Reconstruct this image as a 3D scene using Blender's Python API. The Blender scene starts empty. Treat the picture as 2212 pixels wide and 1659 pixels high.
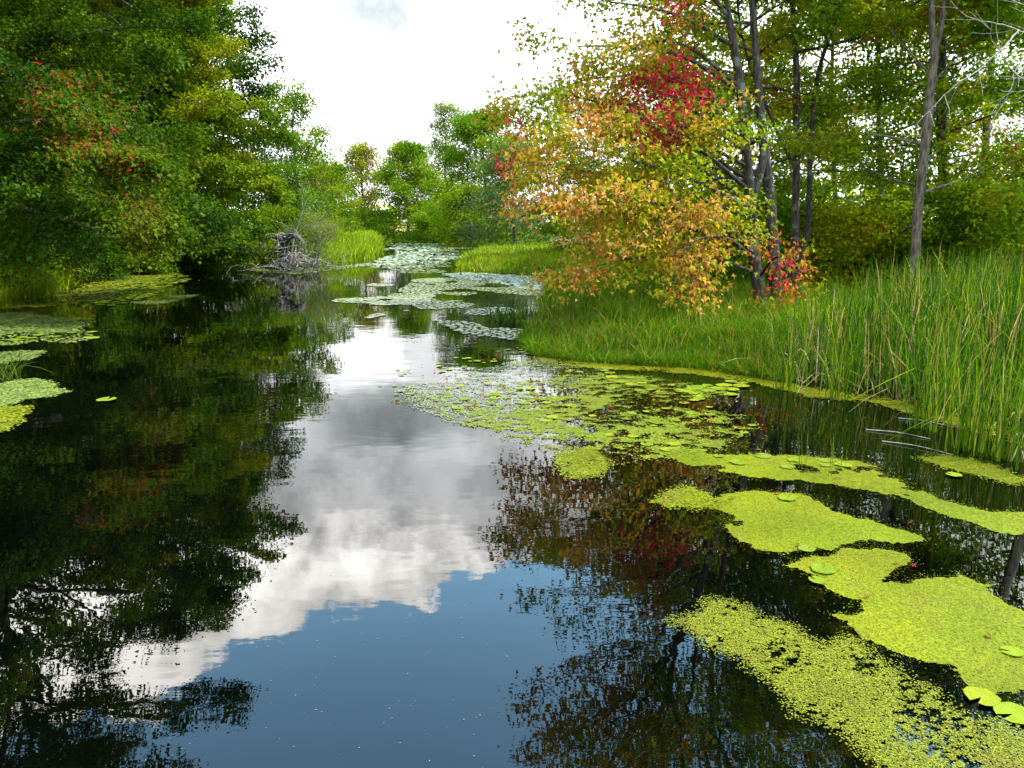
import bpy, math
import numpy as np
from mathutils import Vector

# ------------------------------------------------------------------ camera, world, sun, exposure
sc = bpy.context.scene
COL = sc.collection
CAM_Z = 3.0
PITCH = math.radians(11.81)
F = 1650.0                                   # focal length, in pixels of a 2212 px wide picture
cam_d = bpy.data.cameras.new('camera')
cam_d.sensor_width = 36.0
cam_d.lens = F / 2212.0 * 36.0
cam_d.clip_start = 0.05
cam_d.clip_end = 6000
cam = bpy.data.objects.new('camera', cam_d)
COL.objects.link(cam)
cam.location = (0, 0, CAM_Z)
cam.rotation_euler = (math.pi / 2 - PITCH, 0, 0)
sc.camera = cam

SUN_EL, SUN_AZ = math.radians(54), math.radians(90)      # azimuth from +Y, clockwise
sun_d = bpy.data.lights.new('sun', 'SUN')
sun_d.energy = 3.2
sun_d.angle = math.radians(1.5)
sun_d.color = (1.0, 0.95, 0.85)
sun = bpy.data.objects.new('sun', sun_d)
COL.objects.link(sun)
sv = Vector((math.sin(SUN_AZ) * math.cos(SUN_EL), math.cos(SUN_AZ) * math.cos(SUN_EL), math.sin(SUN_EL)))
sun.rotation_euler = sv.to_track_quat('Z', 'Y').to_euler()
sun.location = sv * 300

sc.view_settings.view_transform = 'Standard'
sc.view_settings.look = 'None'
sc.view_settings.exposure = 2.2
sc.view_settings.gamma = 1.0
sc.render.engine = 'CYCLES'
sc.cycles.max_bounces = 7
sc.cycles.diffuse_bounces = 3
sc.cycles.glossy_bounces = 3
sc.cycles.transmission_bounces = 4
sc.cycles.caustics_reflective = False
sc.cycles.caustics_refractive = False
sc.cycles.use_denoising = True
sc.cycles.blur_glossy = 0.0


class NT:
    """little helper for node trees"""
    def __init__(self, tree):
        self.t = tree

    def n(self, kind, **kw):
        nd = self.t.nodes.new(kind)
        for k, v in kw.items():
            if k.startswith('i_'):
                nd.inputs[k[2:].replace('_', ' ')].default_value = v
            else:
                setattr(nd, k, v)
        return nd

    def l(self, a, b):
        self.t.links.new(a, b)

    def math(self, op, a, b=None, c=None):
        nd = self.n('ShaderNodeMath', operation=op)
        for i, x in enumerate((a, b, c)):
            if x is None:
                continue
            if isinstance(x, (int, float)):
                nd.inputs[i].default_value = x
            else:
                self.l(x, nd.inputs[i])
        return nd.outputs[0]

    def smooth(self, x, a, b, lo=0.0, hi=1.0):
        nd = self.n('ShaderNodeMapRange', interpolation_type='SMOOTHSTEP')
        self.l(x, nd.inputs['Value'])
        nd.inputs['From Min'].default_value = a
        nd.inputs['From Max'].default_value = b
        nd.inputs['To Min'].default_value = lo
        nd.inputs['To Max'].default_value = hi
        return nd.outputs['Result']

    def ramp(self, x, stops):
        nd = self.n('ShaderNodeValToRGB')
        self.l(x, nd.inputs[0])
        els = nd.color_ramp.elements
        while len(els) < len(stops):
            els.new(0.5)
        for e, (p, c) in zip(els, stops):
            e.position = p
            e.color = c if len(c) == 4 else (*c, 1)
        return nd.outputs[0]

    def mix(self, fac, a, b, blend='MIX'):
        nd = self.n('ShaderNodeMix', data_type='RGBA', blend_type=blend)
        for sock, x in ((nd.inputs[0], fac), (nd.inputs[6], a), (nd.inputs[7], b)):
            if isinstance(x, (int, float)):
                sock.default_value = x
            elif isinstance(x, tuple):
                sock.default_value = x if len(x) == 4 else (*x, 1)
            else:
                self.l(x, sock)
        return nd.outputs[2]


world = bpy.data.worlds.new('World')
sc.world = world
world.use_nodes = True
w = NT(world.node_tree)
bg = world.node_tree.nodes['Background']
sky = w.n('ShaderNodeTexSky', sky_type='NISHITA')
sky.sun_disc = False
sky.sun_elevation = SUN_EL
sky.sun_rotation = SUN_AZ
sky.dust_density = 0.4
sky.air_density = 1.0
tc = w.n('ShaderNodeTexCoord')
sep = w.n('ShaderNodeSeparateXYZ')
w.l(tc.outputs['Generated'], sep.inputs[0])
el = w.math('MULTIPLY', w.math('ARCSINE', sep.outputs['Z']), 57.2958)          # elevation in degrees
az = w.math('MULTIPLY', w.math('ARCTAN2', sep.outputs['X'], sep.outputs['Y']), 57.2958)


def wnoise(scale, detail, rough, loc=(0, 0, 0), stretch=(1, 1, 1)):
    mp = w.n('ShaderNodeMapping')
    mp.inputs['Location'].default_value = loc
    mp.inputs['Scale'].default_value = stretch
    w.l(tc.outputs['Generated'], mp.inputs['Vector'])
    nz = w.n('ShaderNodeTexNoise')
    nz.inputs['Scale'].default_value = scale
    nz.inputs['Detail'].default_value = detail
    nz.inputs['Roughness'].default_value = rough
    w.l(mp.outputs[0], nz.inputs['Vector'])
    return nz.outputs['Fac']


puff = wnoise(7.5, 12, 0.62, (2.3, 0.4, 1.7))
big = wnoise(3.2, 4, 0.5, (5.1, 1.2, 0.3))
# upper limit of the cloud bank: lowest to the right of the stream, highest to the left
lim = w.math('ADD', 27.6, w.math('MULTIPLY', w.math('SUBTRACT', puff, 0.5), 12.0))
lim = w.math('ADD', lim, w.math('MULTIPLY', w.math('SUBTRACT', big, 0.5), 16.0))
lim = w.math('ADD', lim, w.math('MULTIPLY', az, -0.085))
dist = w.math('SUBTRACT', lim, el)
cover = w.smooth(dist, -0.15, 0.7)
# brightness of the bank: white at the horizon, grey base in the middle, sunlit tops
elp = w.math('ADD', el, w.math('MULTIPLY', w.math('SUBTRACT', big, 0.5), 10.0))
elp = w.math('ADD', elp, w.math('MULTIPLY', w.math('SUBTRACT', puff, 0.5), 9.0))
body = w.ramp(w.math('DIVIDE', elp, 40.0), [
    (0.00, (0.42, 0.42, 0.42)), (0.20, (0.38, 0.385, 0.39)), (0.29, (0.43, 0.435, 0.44)),
    (0.37, (0.34, 0.35, 0.355)), (0.47, (0.265, 0.275, 0.28)), (0.55, (0.36, 0.36, 0.36)), (0.64, (0.94, 0.92, 0.88)), (0.78, (1.0, 0.97, 0.92))])
shade = w.smooth(puff, 0.36, 0.62, 0.62, 1.18)
cloud = w.mix(1.0, body, shade, 'MULTIPLY')
cl_raw = w.n('ShaderNodeVectorMath', operation='SCALE')
w.l(cloud, cl_raw.inputs[0])
cl_raw.inputs['Scale'].default_value = 12.5
blue = w.mix(1.0, sky.outputs[0], (1.70, 2.10, 1.85), 'MULTIPLY')
# a thinner grey-blue place in the bank, low over the stream
pd = w.math('ADD', w.math('POWER', w.math('DIVIDE', w.math('ABSOLUTE', w.math('ADD', az, 8.0)), 8.0), 2.0), w.math('POWER', w.math('DIVIDE', w.math('ABSOLUTE', w.math('SUBTRACT', el, 14.4)), 2.6), 2.0))
pd = w.math('ADD', pd, w.math('MULTIPLY', w.math('SUBTRACT', wnoise(5.0, 5, .5, (.7, 3.1, .2)), .5), 2.6))
thin = w.smooth(pd, 1.5, -.15)
thin_c = w.n('ShaderNodeVectorMath', operation='SCALE')
w.l(w.mix(thin, (1, 1, 1), (.33, .36, .36)), thin_c.inputs[0])
tm = w.n('ShaderNodeVectorMath', operation='MULTIPLY')
thin_c.inputs['Scale'].default_value = 1.0
w.l(cl_raw.outputs[0], tm.inputs[0]); w.l(thin_c.outputs[0], tm.inputs[1])
cl_raw = tm
skyc = w.mix(cover, blue, cl_raw.outputs[0])
w.l(skyc, bg.inputs['Color'])
bg.inputs['Strength'].default_value = 0.15

# ------------------------------------------------------------------ geometry helpers
CP, SP = math.cos(PITCH), math.sin(PITCH)


def at(u, v, Y):
    """world point seen at picture position (u, v) (2212 x 1659) whose distance along the stream is Y"""
    a, b = u - 1106.0, v - 830.0
    dy = F * CP - b * SP
    dz = -F * SP - b * CP
    t = Y / dy
    return np.array([a * t, Y, CAM_Z + dz * t])


def on(u, v, z=0.0):
    """world point on the level z seen at picture position (u, v)"""
    a, b = u - 1106.0, v - 830.0
    d = np.array([a, F * CP - b * SP, -F * SP - b * CP])
    return np.array([0, 0, CAM_Z]) + d * ((z - CAM_Z) / d[2])


def _h(ix, iy, iz, seed):
    n = (ix * 374761393 + iy * 668265263 + iz * 2147483647 + seed * 1274126177) & 0xFFFFFFFF
    n = ((n ^ (n >> 13)) * 1274126177) & 0xFFFFFFFF
    n = ((n ^ (n >> 15)) * 2246822519) & 0xFFFFFFFF
    return ((n ^ (n >> 16)) & 0xFFFF) / 65535.0


def vnoise(p, freq=1.0, seed=0, octaves=1):
    """value noise of points (N,3) in -1..1"""
    p = np.asarray(p, float)
    out = np.zeros(len(p)); amp = 1.0; tot = 0.0
    for o in range(octaves):
        q = p * freq * (2 ** o) + 1000.37 + 17.1 * o
        i = np.floor(q).astype(np.int64)
        f = q - i
        f = f * f * (3 - 2 * f)
        acc = 0.0
        for dx in (0, 1):
            wx = f[:, 0] if dx else 1 - f[:, 0]
            for dy in (0, 1):
                wy = f[:, 1] if dy else 1 - f[:, 1]
                for dz in (0, 1):
                    wz = f[:, 2] if dz else 1 - f[:, 2]
                    acc = acc + wx * wy * wz * _h(i[:, 0] + dx, i[:, 1] + dy, i[:, 2] + dz, seed + o)
        out += amp * (acc * 2 - 1); tot += amp; amp *= 0.5
    return out / tot


def poly_sd(pts, poly):
    """signed distance of points (N,2) to a closed polygon, positive inside"""
    pts = np.asarray(pts, float); poly = np.asarray(poly, float)
    d2 = np.full(len(pts), 1e18); inside = np.zeros(len(pts), bool)
    n = len(poly)
    for i in range(n):
        a, b = poly[i], poly[(i + 1) % n]
        e = b - a
        t = np.clip(((pts - a) @ e) / max(e @ e, 1e-12), 0, 1)
        dd = pts - (a + t[:, None] * e)
        d2 = np.minimum(d2, (dd ** 2).sum(1))
        c = (a[1] > pts[:, 1]) != (b[1] > pts[:, 1])
        den = b[1] - a[1]
        xs = a[0] + (pts[:, 1] - a[1]) * (e[0] / den if abs(den) > 1e-12 else 0)
        inside ^= c & (pts[:, 0] < xs)
    d = np.sqrt(d2)
    return np.where(inside, d, -d)


def mesh_from(name, verts, loops, starts, totals, col=None, smooth=False):
    me = bpy.data.meshes.new(name)
    me.vertices.add(len(verts))
    me.vertices.foreach_set('co', np.asarray(verts, np.float32).ravel())
    me.loops.add(len(loops))
    me.loops.foreach_set('vertex_index', np.asarray(loops, np.int32))
    me.polygons.add(len(starts))
    me.polygons.foreach_set('loop_start', np.asarray(starts, np.int32))
    me.polygons.foreach_set('loop_total', np.asarray(totals, np.int32))
    if smooth:
        me.polygons.foreach_set('use_smooth', np.ones(len(starts), bool))
    me.update(calc_edges=True)
    if col is not None:
        at_ = me.color_attributes.new('tint', 'FLOAT_COLOR', 'POINT')
        c4 = np.ones((len(verts), 4), np.float32)
        c4[:, :3] = col
        at_.data.foreach_set('color', c4.ravel())
    return me


def faces_mesh(name, verts, faces, col=None, smooth=False):
    """faces: (M,k) array"""
    faces = np.asarray(faces)
    k = faces.shape[1]
    return mesh_from(name, verts, faces.ravel(), np.arange(len(faces)) * k, np.full(len(faces), k), col, smooth)


def obj(name, me, mat, parent=None):
    o = bpy.data.objects.new(name, me)
    COL.objects.link(o)
    if mat is not None and not me.materials:
        me.materials.append(mat)
    if parent is not None:
        o.parent = parent
        o.matrix_parent_inverse.identity()
    return o


def tag(o, label, cat, group=None, kind=None):
    if label: o['label'] = label
    if cat: o['category'] = cat
    if group: o['group'] = group
    if kind: o['kind'] = kind
    return o


def thing(name, loc, label, cat, group=None):
    o = bpy.data.objects.new(name, None)
    COL.objects.link(o)
    o.location = tuple(float(x) for x in loc)
    o.empty_display_size = 0.3
    return tag(o, label, cat, group)


def norm(a):
    return a / np.maximum(np.linalg.norm(a, axis=-1, keepdims=True), 1e-9)


LEAF = {}
_v = np.array([(0, 0, 0), (.45, .30, .07), (1, 0, -.05), (.45, -.30, .07)])
LEAF['oval'] = (_v, np.array([(0, 1, 2), (0, 2, 3)]))
_o = [(0, 0), (.05, .34), (.30, .20), (.58, .52), (.62, .17), (1.08, 0)]
_o = _o + [(x, -y) for x, y in _o[-2:0:-1]]
_v = np.array([(.36, 0, .0)] + [(x, y, -.16 * abs(y) - .10 * x * x) for x, y in _o])
_n = len(_o)
LEAF['lobed'] = (_v, np.array([(0, 1 + (i + 1) % _n, 1 + i) for i in range(_n)]))
_v = np.array([(0, 0, 0), (.22, .50, -.10), (.42, .20, -.02), (1.05, 0, -.14), (.42, -.20, -.02), (.22, -.50, -.10)])
LEAF['maple'] = (_v, np.array([(0, 2, 1), (0, 4, 2), (2, 4, 3), (0, 5, 4)]))
_v = np.array([(0, 0, 0), (.3, .5, -.02), (.85, .36, 0), (1.05, -.1, .02), (.7, -.5, -.02), (.2, -.38, 0)])
LEAF['round'] = (_v, np.array([(0, 2, 1), (0, 3, 2), (0, 4, 3), (0, 5, 4)]))


def leaves_mesh(name, pos, axis, nrm, size, col, shape):
    V0, F0 = LEAF[shape]
    axis = norm(axis)
    side = norm(np.cross(nrm, axis))
    n2 = np.cross(axis, side)
    N, K = len(pos), len(V0)
    s = size[:, None, None]
    V = pos[:, None, :] + s * (V0[None, :, 0:1] * axis[:, None, :] + V0[None, :, 1:2] * side[:, None, :] + V0[None, :, 2:3] * n2[:, None, :])
    fc = (F0[None] + (np.arange(N) * K)[:, None, None]).reshape(-1, 3)
    c = np.repeat(col, K, axis=0)
    return faces_mesh(name, V.reshape(-1, 3), fc, c)


def tubes_mesh(name, paths, sides=6, smooth=True):
    """paths: list of (pts (n,3), radii (n,)) -> one mesh of tapered tubes"""
    VV, FF, base = [], [], 0
    ang = np.arange(sides) * 2 * np.pi / sides
    for pts, rad in paths:
        pts = np.asarray(pts, float); rad = np.asarray(rad, float)
        n = len(pts)
        t = norm(np.gradient(pts, axis=0))
        ref = np.array([0.0, 1.0, 0.0]) if abs(t[0][2]) > .7 else np.array([0.0, 0.0, 1.0])
        s = norm(np.cross(t, ref)); b = np.cross(t, s)
        ring = pts[:, None] + rad[:, None, None] * (np.cos(ang)[None, :, None] * s[:, None] + np.sin(ang)[None, :, None] * b[:, None])
        VV.append(ring.reshape(-1, 3))
        i = np.arange(n - 1)[:, None] * sides; j = np.arange(sides)[None]; j2 = (j + 1) % sides
        f = np.stack([i + j, i + j2, i + sides + j2, i + sides + j], -1).reshape(-1, 4)
        FF.append(f + base)
        base += n * sides
    return faces_mesh(name, np.concatenate(VV), np.concatenate(FF), None, smooth)


def resample(pts, step):
    pts = np.asarray(pts, float)
    d = np.r_[0, np.cumsum(np.linalg.norm(np.diff(pts, axis=0), axis=1))]
    n = max(3, int(d[-1] / step) + 1)
    s = np.linspace(0, d[-1], n)
    return np.stack([np.interp(s, d, pts[:, k]) for k in range(3)], 1), d[-1]


def curve(pts, n=10):
    """Catmull-Rom through a few points"""
    p = np.asarray(pts, float)
    p = np.vstack([2 * p[0] - p[1], p, 2 * p[-1] - p[-2]])
    out = []
    m = len(p) - 3
    for i in range(m):
        t = np.linspace(0, 1, n, endpoint=(i == m - 1))[:, None]
        a, b, c, d = p[i:i + 4]
        out.append(.5 * (2 * b + (c - a) * t + (2 * a - 5 * b + 4 * c - d) * t ** 2 + (3 * b - a - 3 * c + d) * t ** 3))
    return np.vstack(out)


# ------------------------------------------------------------------ materials
def new_mat(name):
    m = bpy.data.materials.new(name)
    m.use_nodes = True
    m.node_tree.nodes.clear()
    t = NT(m.node_tree)
    out = t.n('ShaderNodeOutputMaterial')
    return m, t, out


def leaf_mat(name, trans=0.38, gloss=0.05, rough=0.45, tgain=(1.25, 1.15, 0.5)):
    m, t, out = new_mat(name)
    a = t.n('ShaderNodeAttribute', attribute_name='tint')
    tx = t.n('ShaderNodeTexCoord')
    nz = t.n('ShaderNodeTexNoise'); nz.inputs['Scale'].default_value = 9.0; nz.inputs['Detail'].default_value = 2
    t.l(tx.outputs['Object'], nz.inputs['Vector'])
    c = t.mix(1.0, a.outputs['Color'], t.smooth(nz.outputs['Fac'], .3, .7, .8, 1.2), 'MULTIPLY')
    df = t.n('ShaderNodeBsdfDiffuse'); t.l(c, df.inputs['Color'])
    tr = t.n('ShaderNodeBsdfTranslucent'); t.l(t.mix(1.0, c, (*tgain, 1), 'MULTIPLY'), tr.inputs['Color'])
    gl = t.n('ShaderNodeBsdfGlossy'); gl.inputs['Roughness'].default_value = rough
    gl.inputs['Color'].default_value = (.8, .8, .8, 1)
    m1 = t.n('ShaderNodeMixShader'); m1.inputs[0].default_value = trans
    t.l(df.outputs[0], m1.inputs[1]); t.l(tr.outputs[0], m1.inputs[2])
    m2 = t.n('ShaderNodeMixShader'); m2.inputs[0].default_value = gloss
    t.l(m1.outputs[0], m2.inputs[1]); t.l(gl.outputs[0], m2.inputs[2])
    t.l(m2.outputs[0], out.inputs['Surface'])
    return m


def bark_mat(name, dark, light, scale=14.0, spots=None):
    m, t, out = new_mat(name)
    tx = t.n('ShaderNodeTexCoord')
    mp = t.n('ShaderNodeMapping'); mp.inputs['Scale'].default_value = (1, 1, .22)
    t.l(tx.outputs['Object'], mp.inputs['Vector'])
    nz = t.n('ShaderNodeTexNoise'); nz.inputs['Scale'].default_value = scale; nz.inputs['Detail'].default_value = 6
    t.l(mp.outputs[0], nz.inputs['Vector'])
    c = t.ramp(nz.outputs['Fac'], [(.32, dark), (.68, light)])
    if spots:
        n2 = t.n('ShaderNodeTexNoise'); n2.inputs['Scale'].default_value = 2.6; n2.inputs['Detail'].default_value = 5
        t.l(tx.outputs['Object'], n2.inputs['Vector'])
        c = t.mix(t.smooth(n2.outputs['Fac'], .55, .66), c, spots)
    bp = t.n('ShaderNodeBump'); bp.inputs['Strength'].default_value = .8; bp.inputs['Distance'].default_value = .03
    t.l(nz.outputs['Fac'], bp.inputs['Height'])
    pb = t.n('ShaderNodeBsdfPrincipled')
    pb.inputs['Roughness'].default_value = .85
    pb.inputs['Specular IOR Level'].default_value = .2
    t.l(c, pb.inputs['Base Color']); t.l(bp.outputs[0], pb.inputs['Normal'])
    t.l(pb.outputs[0], out.inputs['Surface'])
    return m


M_LEAF = leaf_mat('leaf', trans=.48, gloss=.004, rough=.55)
M_BLADE = leaf_mat('blade', trans=.34, gloss=.003, rough=.4)


def float_mat(name, scale, lo, hi, rough=.42, spec=.07):
    m, t, out = new_mat(name)
    a = t.n('ShaderNodeAttribute', attribute_name='tint')
    tx = t.n('ShaderNodeTexCoord')
    nz = t.n('ShaderNodeTexNoise'); nz.inputs['Scale'].default_value = scale; nz.inputs['Detail'].default_value = 3
    t.l(tx.outputs['Object'], nz.inputs['Vector'])
    c = t.mix(1.0, a.outputs['Color'], t.smooth(nz.outputs['Fac'], .32, .68, lo, hi), 'MULTIPLY')
    pb = t.n('ShaderNodeBsdfPrincipled'); t.l(c, pb.inputs['Base Color'])
    pb.inputs['Roughness'].default_value = rough
    pb.inputs['Specular IOR Level'].default_value = spec
    bp = t.n('ShaderNodeBump'); bp.inputs['Strength'].default_value = .5; bp.inputs['Distance'].default_value = .006
    t.l(nz.outputs['Fac'], bp.inputs['Height']); t.l(bp.outputs[0], pb.inputs['Normal'])
    t.l(pb.outputs[0], out.inputs['Surface'])
    return m


M_WET = float_mat('wet_pad', 9, .75, 1.15, .30, .55)
M_FLOAT = float_mat('lily_pad', 9, .8, 1.15, .6)
M_WEED = float_mat('duckweed', 45, .72, 1.15, .6)
M_BARK = bark_mat('bark', (.008, .006, .005), (.070, .053, .037), spots=(.10, .11, .085))
M_BARK_PALE = bark_mat('pale_bark', (.024, .019, .014), (.15, .125, .092), spots=(.12, .115, .075))
M_BARK_BARE = bark_mat('bare_bark', (.10, .085, .068), (.26, .23, .19))
M_DEAD = bark_mat('weathered_wood', (.05, .042, .032), (.27, .235, .19), 9)

# water: a still, dark, slightly rippled mirror
m, t, out = new_mat('water')
tx = t.n('ShaderNodeTexCoord')


def ripple(scale, stretch, detail):
    mp = t.n('ShaderNodeMapping'); mp.inputs['Scale'].default_value = stretch
    t.l(tx.outputs['Object'], mp.inputs['Vector'])
    nz = t.n('ShaderNodeTexNoise'); nz.inputs['Scale'].default_value = scale; nz.inputs['Detail'].default_value = detail
    t.l(mp.outputs[0], nz.inputs['Vector'])
    return nz.outputs['Fac']


calm = t.smooth(ripple(.25, (1, 1, 1), 2), .38, .62, .25, 1.0)
hgt = t.math('ADD', t.math('MULTIPLY', ripple(1.3, (.8, 1.3, 1), 2), 1.0), t.math('MULTIPLY', ripple(6.0, (.6, 1.4, 1), 2), .10))
hgt = t.math('MULTIPLY', hgt, calm)
bp = t.n('ShaderNodeBump'); bp.inputs['Strength'].default_value = 1.0; bp.inputs['Distance'].default_value = .0048
t.l(hgt, bp.inputs['Height'])
pb = t.n('ShaderNodeBsdfPrincipled')
pb.inputs['Base Color'].default_value = (.0003, .0005, .0003, 1)
pb.inputs['Roughness'].default_value = 0.0
pb.inputs['IOR'].default_value = 1.43
t.l(bp.outputs[0], pb.inputs['Normal'])
t.l(pb.outputs[0], out.inputs['Surface'])
M_WATER = m

m, t, out = new_mat('ground')
tx = t.n('ShaderNodeTexCoord')
nz = t.n('ShaderNodeTexNoise'); nz.inputs['Scale'].default_value = .6; nz.inputs['Detail'].default_value = 8
t.l(tx.outputs['Object'], nz.inputs['Vector'])
n2 = t.n('ShaderNodeTexNoise'); n2.inputs['Scale'].default_value = 12; n2.inputs['Detail'].default_value = 4
t.l(tx.outputs['Object'], n2.inputs['Vector'])
c = t.ramp(nz.outputs['Fac'], [(.3, (.018, .030, .006)), (.5, (.035, .058, .009)), (.7, (.06, .085, .012))])
c = t.mix(1.0, c, t.smooth(n2.outputs['Fac'], .3, .7, .55, 1.3), 'MULTIPLY')
df = t.n('ShaderNodeBsdfDiffuse'); t.l(c, df.inputs['Color'])
bp = t.n('ShaderNodeBump'); bp.inputs['Strength'].default_value = 1; bp.inputs['Distance'].default_value = .08
t.l(n2.outputs['Fac'], bp.inputs['Height']); t.l(bp.outputs[0], df.inputs['Normal'])
t.l(df.outputs[0], out.inputs['Surface'])
M_GROUND = m

m, t, out = new_mat('dry_field')
tx = t.n('ShaderNodeTexCoord')
nz = t.n('ShaderNodeTexNoise'); nz.inputs['Scale'].default_value = .08; nz.inputs['Detail'].default_value = 8
t.l(tx.outputs['Object'], nz.inputs['Vector'])
c = t.ramp(nz.outputs['Fac'], [(.3, (.13, .12, .035)), (.55, (.24, .18, .075)), (.75, (.30, .22, .10))])
df = t.n('ShaderNodeBsdfDiffuse'); t.l(c, df.inputs['Color']); t.l(df.outputs[0], out.inputs['Surface'])
M_FIELD = m

# ------------------------------------------------------------------ water and ground
BANK = [(-9, -30), (-9.5, 4), (-11, 10), (-13, 15), (-16.3, 22), (-19.2, 28), (-19.6, 32), (-22.5, 39), (-24.5, 45), (-24.3, 50),
        (-19.5, 54.5), (-16.5, 56), (-14.6, 58.5), (-13.6, 64), (-12.6, 70), (-13.2, 76), (-14.5, 84), (-16.5, 95), (-20, 120), (-27, 152),
        (-30, 170), (-24, 168), (-15, 150), (-9.2, 140), (-6.5, 118), (-3, 104), (.2, 94), (.6, 87), (-1.5, 82), (-4.2, 77),
        (-5.2, 66), (-4.6, 57), (-3.2, 51.5), (-.3, 48), (2.4, 46.5), (2.6, 42), (1.9, 38), (1.6, 33), (1.0, 27), (.75, 23), (.25, 20),
        (.7, 17.6), (2.0, 16.6), (3.9, 16.0), (5.4, 14.3), (6.6, 13.0), (7.1, 11.9), (7.8, 10.6), (9.2, 8), (9.8, 2), (10, -30)]
BANK = np.array(BANK, float)


def bank_sd(xy):
    xy = np.asarray(xy, float)
    p3 = np.c_[xy, np.zeros(len(xy))]
    wob = vnoise(p3, .45, 5, 2) * .35 * np.clip(np.linalg.norm(xy, axis=1) / 20, .35, 2.0)
    return poly_sd(xy, BANK) + wob


def ground_z(xy):
    xy = np.asarray(xy, float)
    d = -bank_sd(xy)
    p3 = np.c_[xy, np.zeros(len(xy))]
    s = np.clip((d + .5) / 2.2, 0, 1); s = s * s * (3 - 2 * s)
    z = -.55 + .95 * s + .012 * np.clip(d - 1, 0, 20)
    z += np.clip(d, 0, 3) / 3 * (vnoise(p3, .25, 9, 3) * .14 + vnoise(p3, .9, 19, 2) * .10)
    z += np.clip((np.linalg.norm(xy, axis=1) - 60) / 140, 0, 1) * .75
    return np.where(d < -.8, -.6, z)


gx = np.unique(np.r_[np.linspace(-900, -60, 30), np.linspace(-60, -28, 34), np.linspace(-28, 24, 150), np.linspace(24, 60, 36), np.linspace(60, 900, 30)])
gy = np.unique(np.r_[np.linspace(-60, 4, 20), np.linspace(4, 60, 150), np.linspace(60, 180, 110), np.linspace(180, 1600, 40)])
X, Y = np.meshgrid(gx, gy)
xy = np.c_[X.ravel(), Y.ravel()]
Z = ground_z(xy)
nx, ny = len(gx), len(gy)
idx = np.arange(nx * ny).reshape(ny, nx)
fc = np.stack([idx[:-1, :-1], idx[:-1, 1:], idx[1:, 1:], idx[1:, :-1]], -1).reshape(-1, 4)
tag(obj('ground', faces_mesh('ground', np.c_[xy, Z], fc, None, True), M_GROUND), 'dark grassy ground along both banks of the stream', 'ground', kind='structure')
wv = np.array([(-60, -40, 0), (60, -40, 0), (60, 200, 0), (-60, 200, 0)], float)
tag(obj('water', faces_mesh('water', wv, [(0, 1, 2, 3)]), M_WATER), 'still dark water mirroring the clouds and trees', 'water', kind='structure')


def sheet(name, x0, x1, y0, y1, lift, n=24):
    X, Y = np.meshgrid(np.linspace(x0, x1, n), np.linspace(y0, y1, n))
    xy = np.c_[X.ravel(), Y.ravel()]
    idx = np.arange(n * n).reshape(n, n)
    fc = np.stack([idx[:-1, :-1], idx[:-1, 1:], idx[1:, 1:], idx[1:, :-1]], -1).reshape(-1, 4)
    return faces_mesh(name, np.c_[xy, ground_z(xy) + lift], fc, None, True)


tag(obj('field', sheet('field', -170, 40, 176, 640, .35), M_FIELD), 'tan dry field far beyond the end of the stream', 'field', kind='structure')

# ------------------------------------------------------------------ trees
UP = np.array([0, 0, 1.0])


def palette(cols, weights, patch=.45, seed=0, jitter=.22, gain=1.0):
    cols = np.array(cols, float) * gain; cw = np.cumsum(np.array(weights, float) / sum(weights))

    def f(pos, rng):
        n = vnoise(pos, patch, seed, 2) * .5 * 1.5 + .5
        r = np.clip(n + rng.normal(0, .13, len(pos)), 0, .9999)
        k = np.searchsorted(cw, r)
        c = cols[np.clip(k, 0, len(cols) - 1)]
        return c * (1 + rng.uniform(-jitter, jitter, (len(pos), 1))) * (1 + rng.uniform(-.08, .08, (len(pos), 3)))
    return f


def twigs_from(rng, limb, r0, every, sublen, droop, node, start=.2, tip=.35, fan=(35, 68), rise=.1):
    """side branches of one limb: returns tubes and the points where leaves sit with their outward direction"""
    pts, L = resample(limb, max(.15, every))
    tubes, nodes, dirs = [], [], []
    n = len(pts)
    tang = norm(np.gradient(pts, axis=0))
    sgn = 1
    for i in range(n):
        f = i / (n - 1)
        if f < start:
            continue
        sgn = -sgn
        for s in (sgn,) if f < .97 else (1, -1, 0):
            d = tang[i].copy()
            a = math.radians(rng.uniform(*fan)) * s
            ca, sa = math.cos(a), math.sin(a)
            ax = norm(UP * 1.0 + rng.normal(0, .35, 3))
            d = d * ca + np.cross(ax, d) * sa + ax * (ax @ d) * (1 - ca)
            d = norm(d + UP * rng.uniform(-.15, .25 + rise))
            l = sublen * L * (1 - f * .75) * rng.uniform(.6, 1.25) + tip
            m = max(3, int(l / node) + 1)
            p = [pts[i]]
            step = l / m
            for k in range(m):
                d = norm(d + UP * (-droop * step) + rng.normal(0, .10, 3))
                p.append(p[-1] + d * step)
                if k >= m * .15:
                    nodes.append(p[-1]); dirs.append(d)
            p = np.array(p)
            rr = r0 * .22 * (1 - f * .6)
            tubes.append((p, np.linspace(max(rr, .006), .003, len(p))))
    return tubes, nodes, dirs


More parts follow.
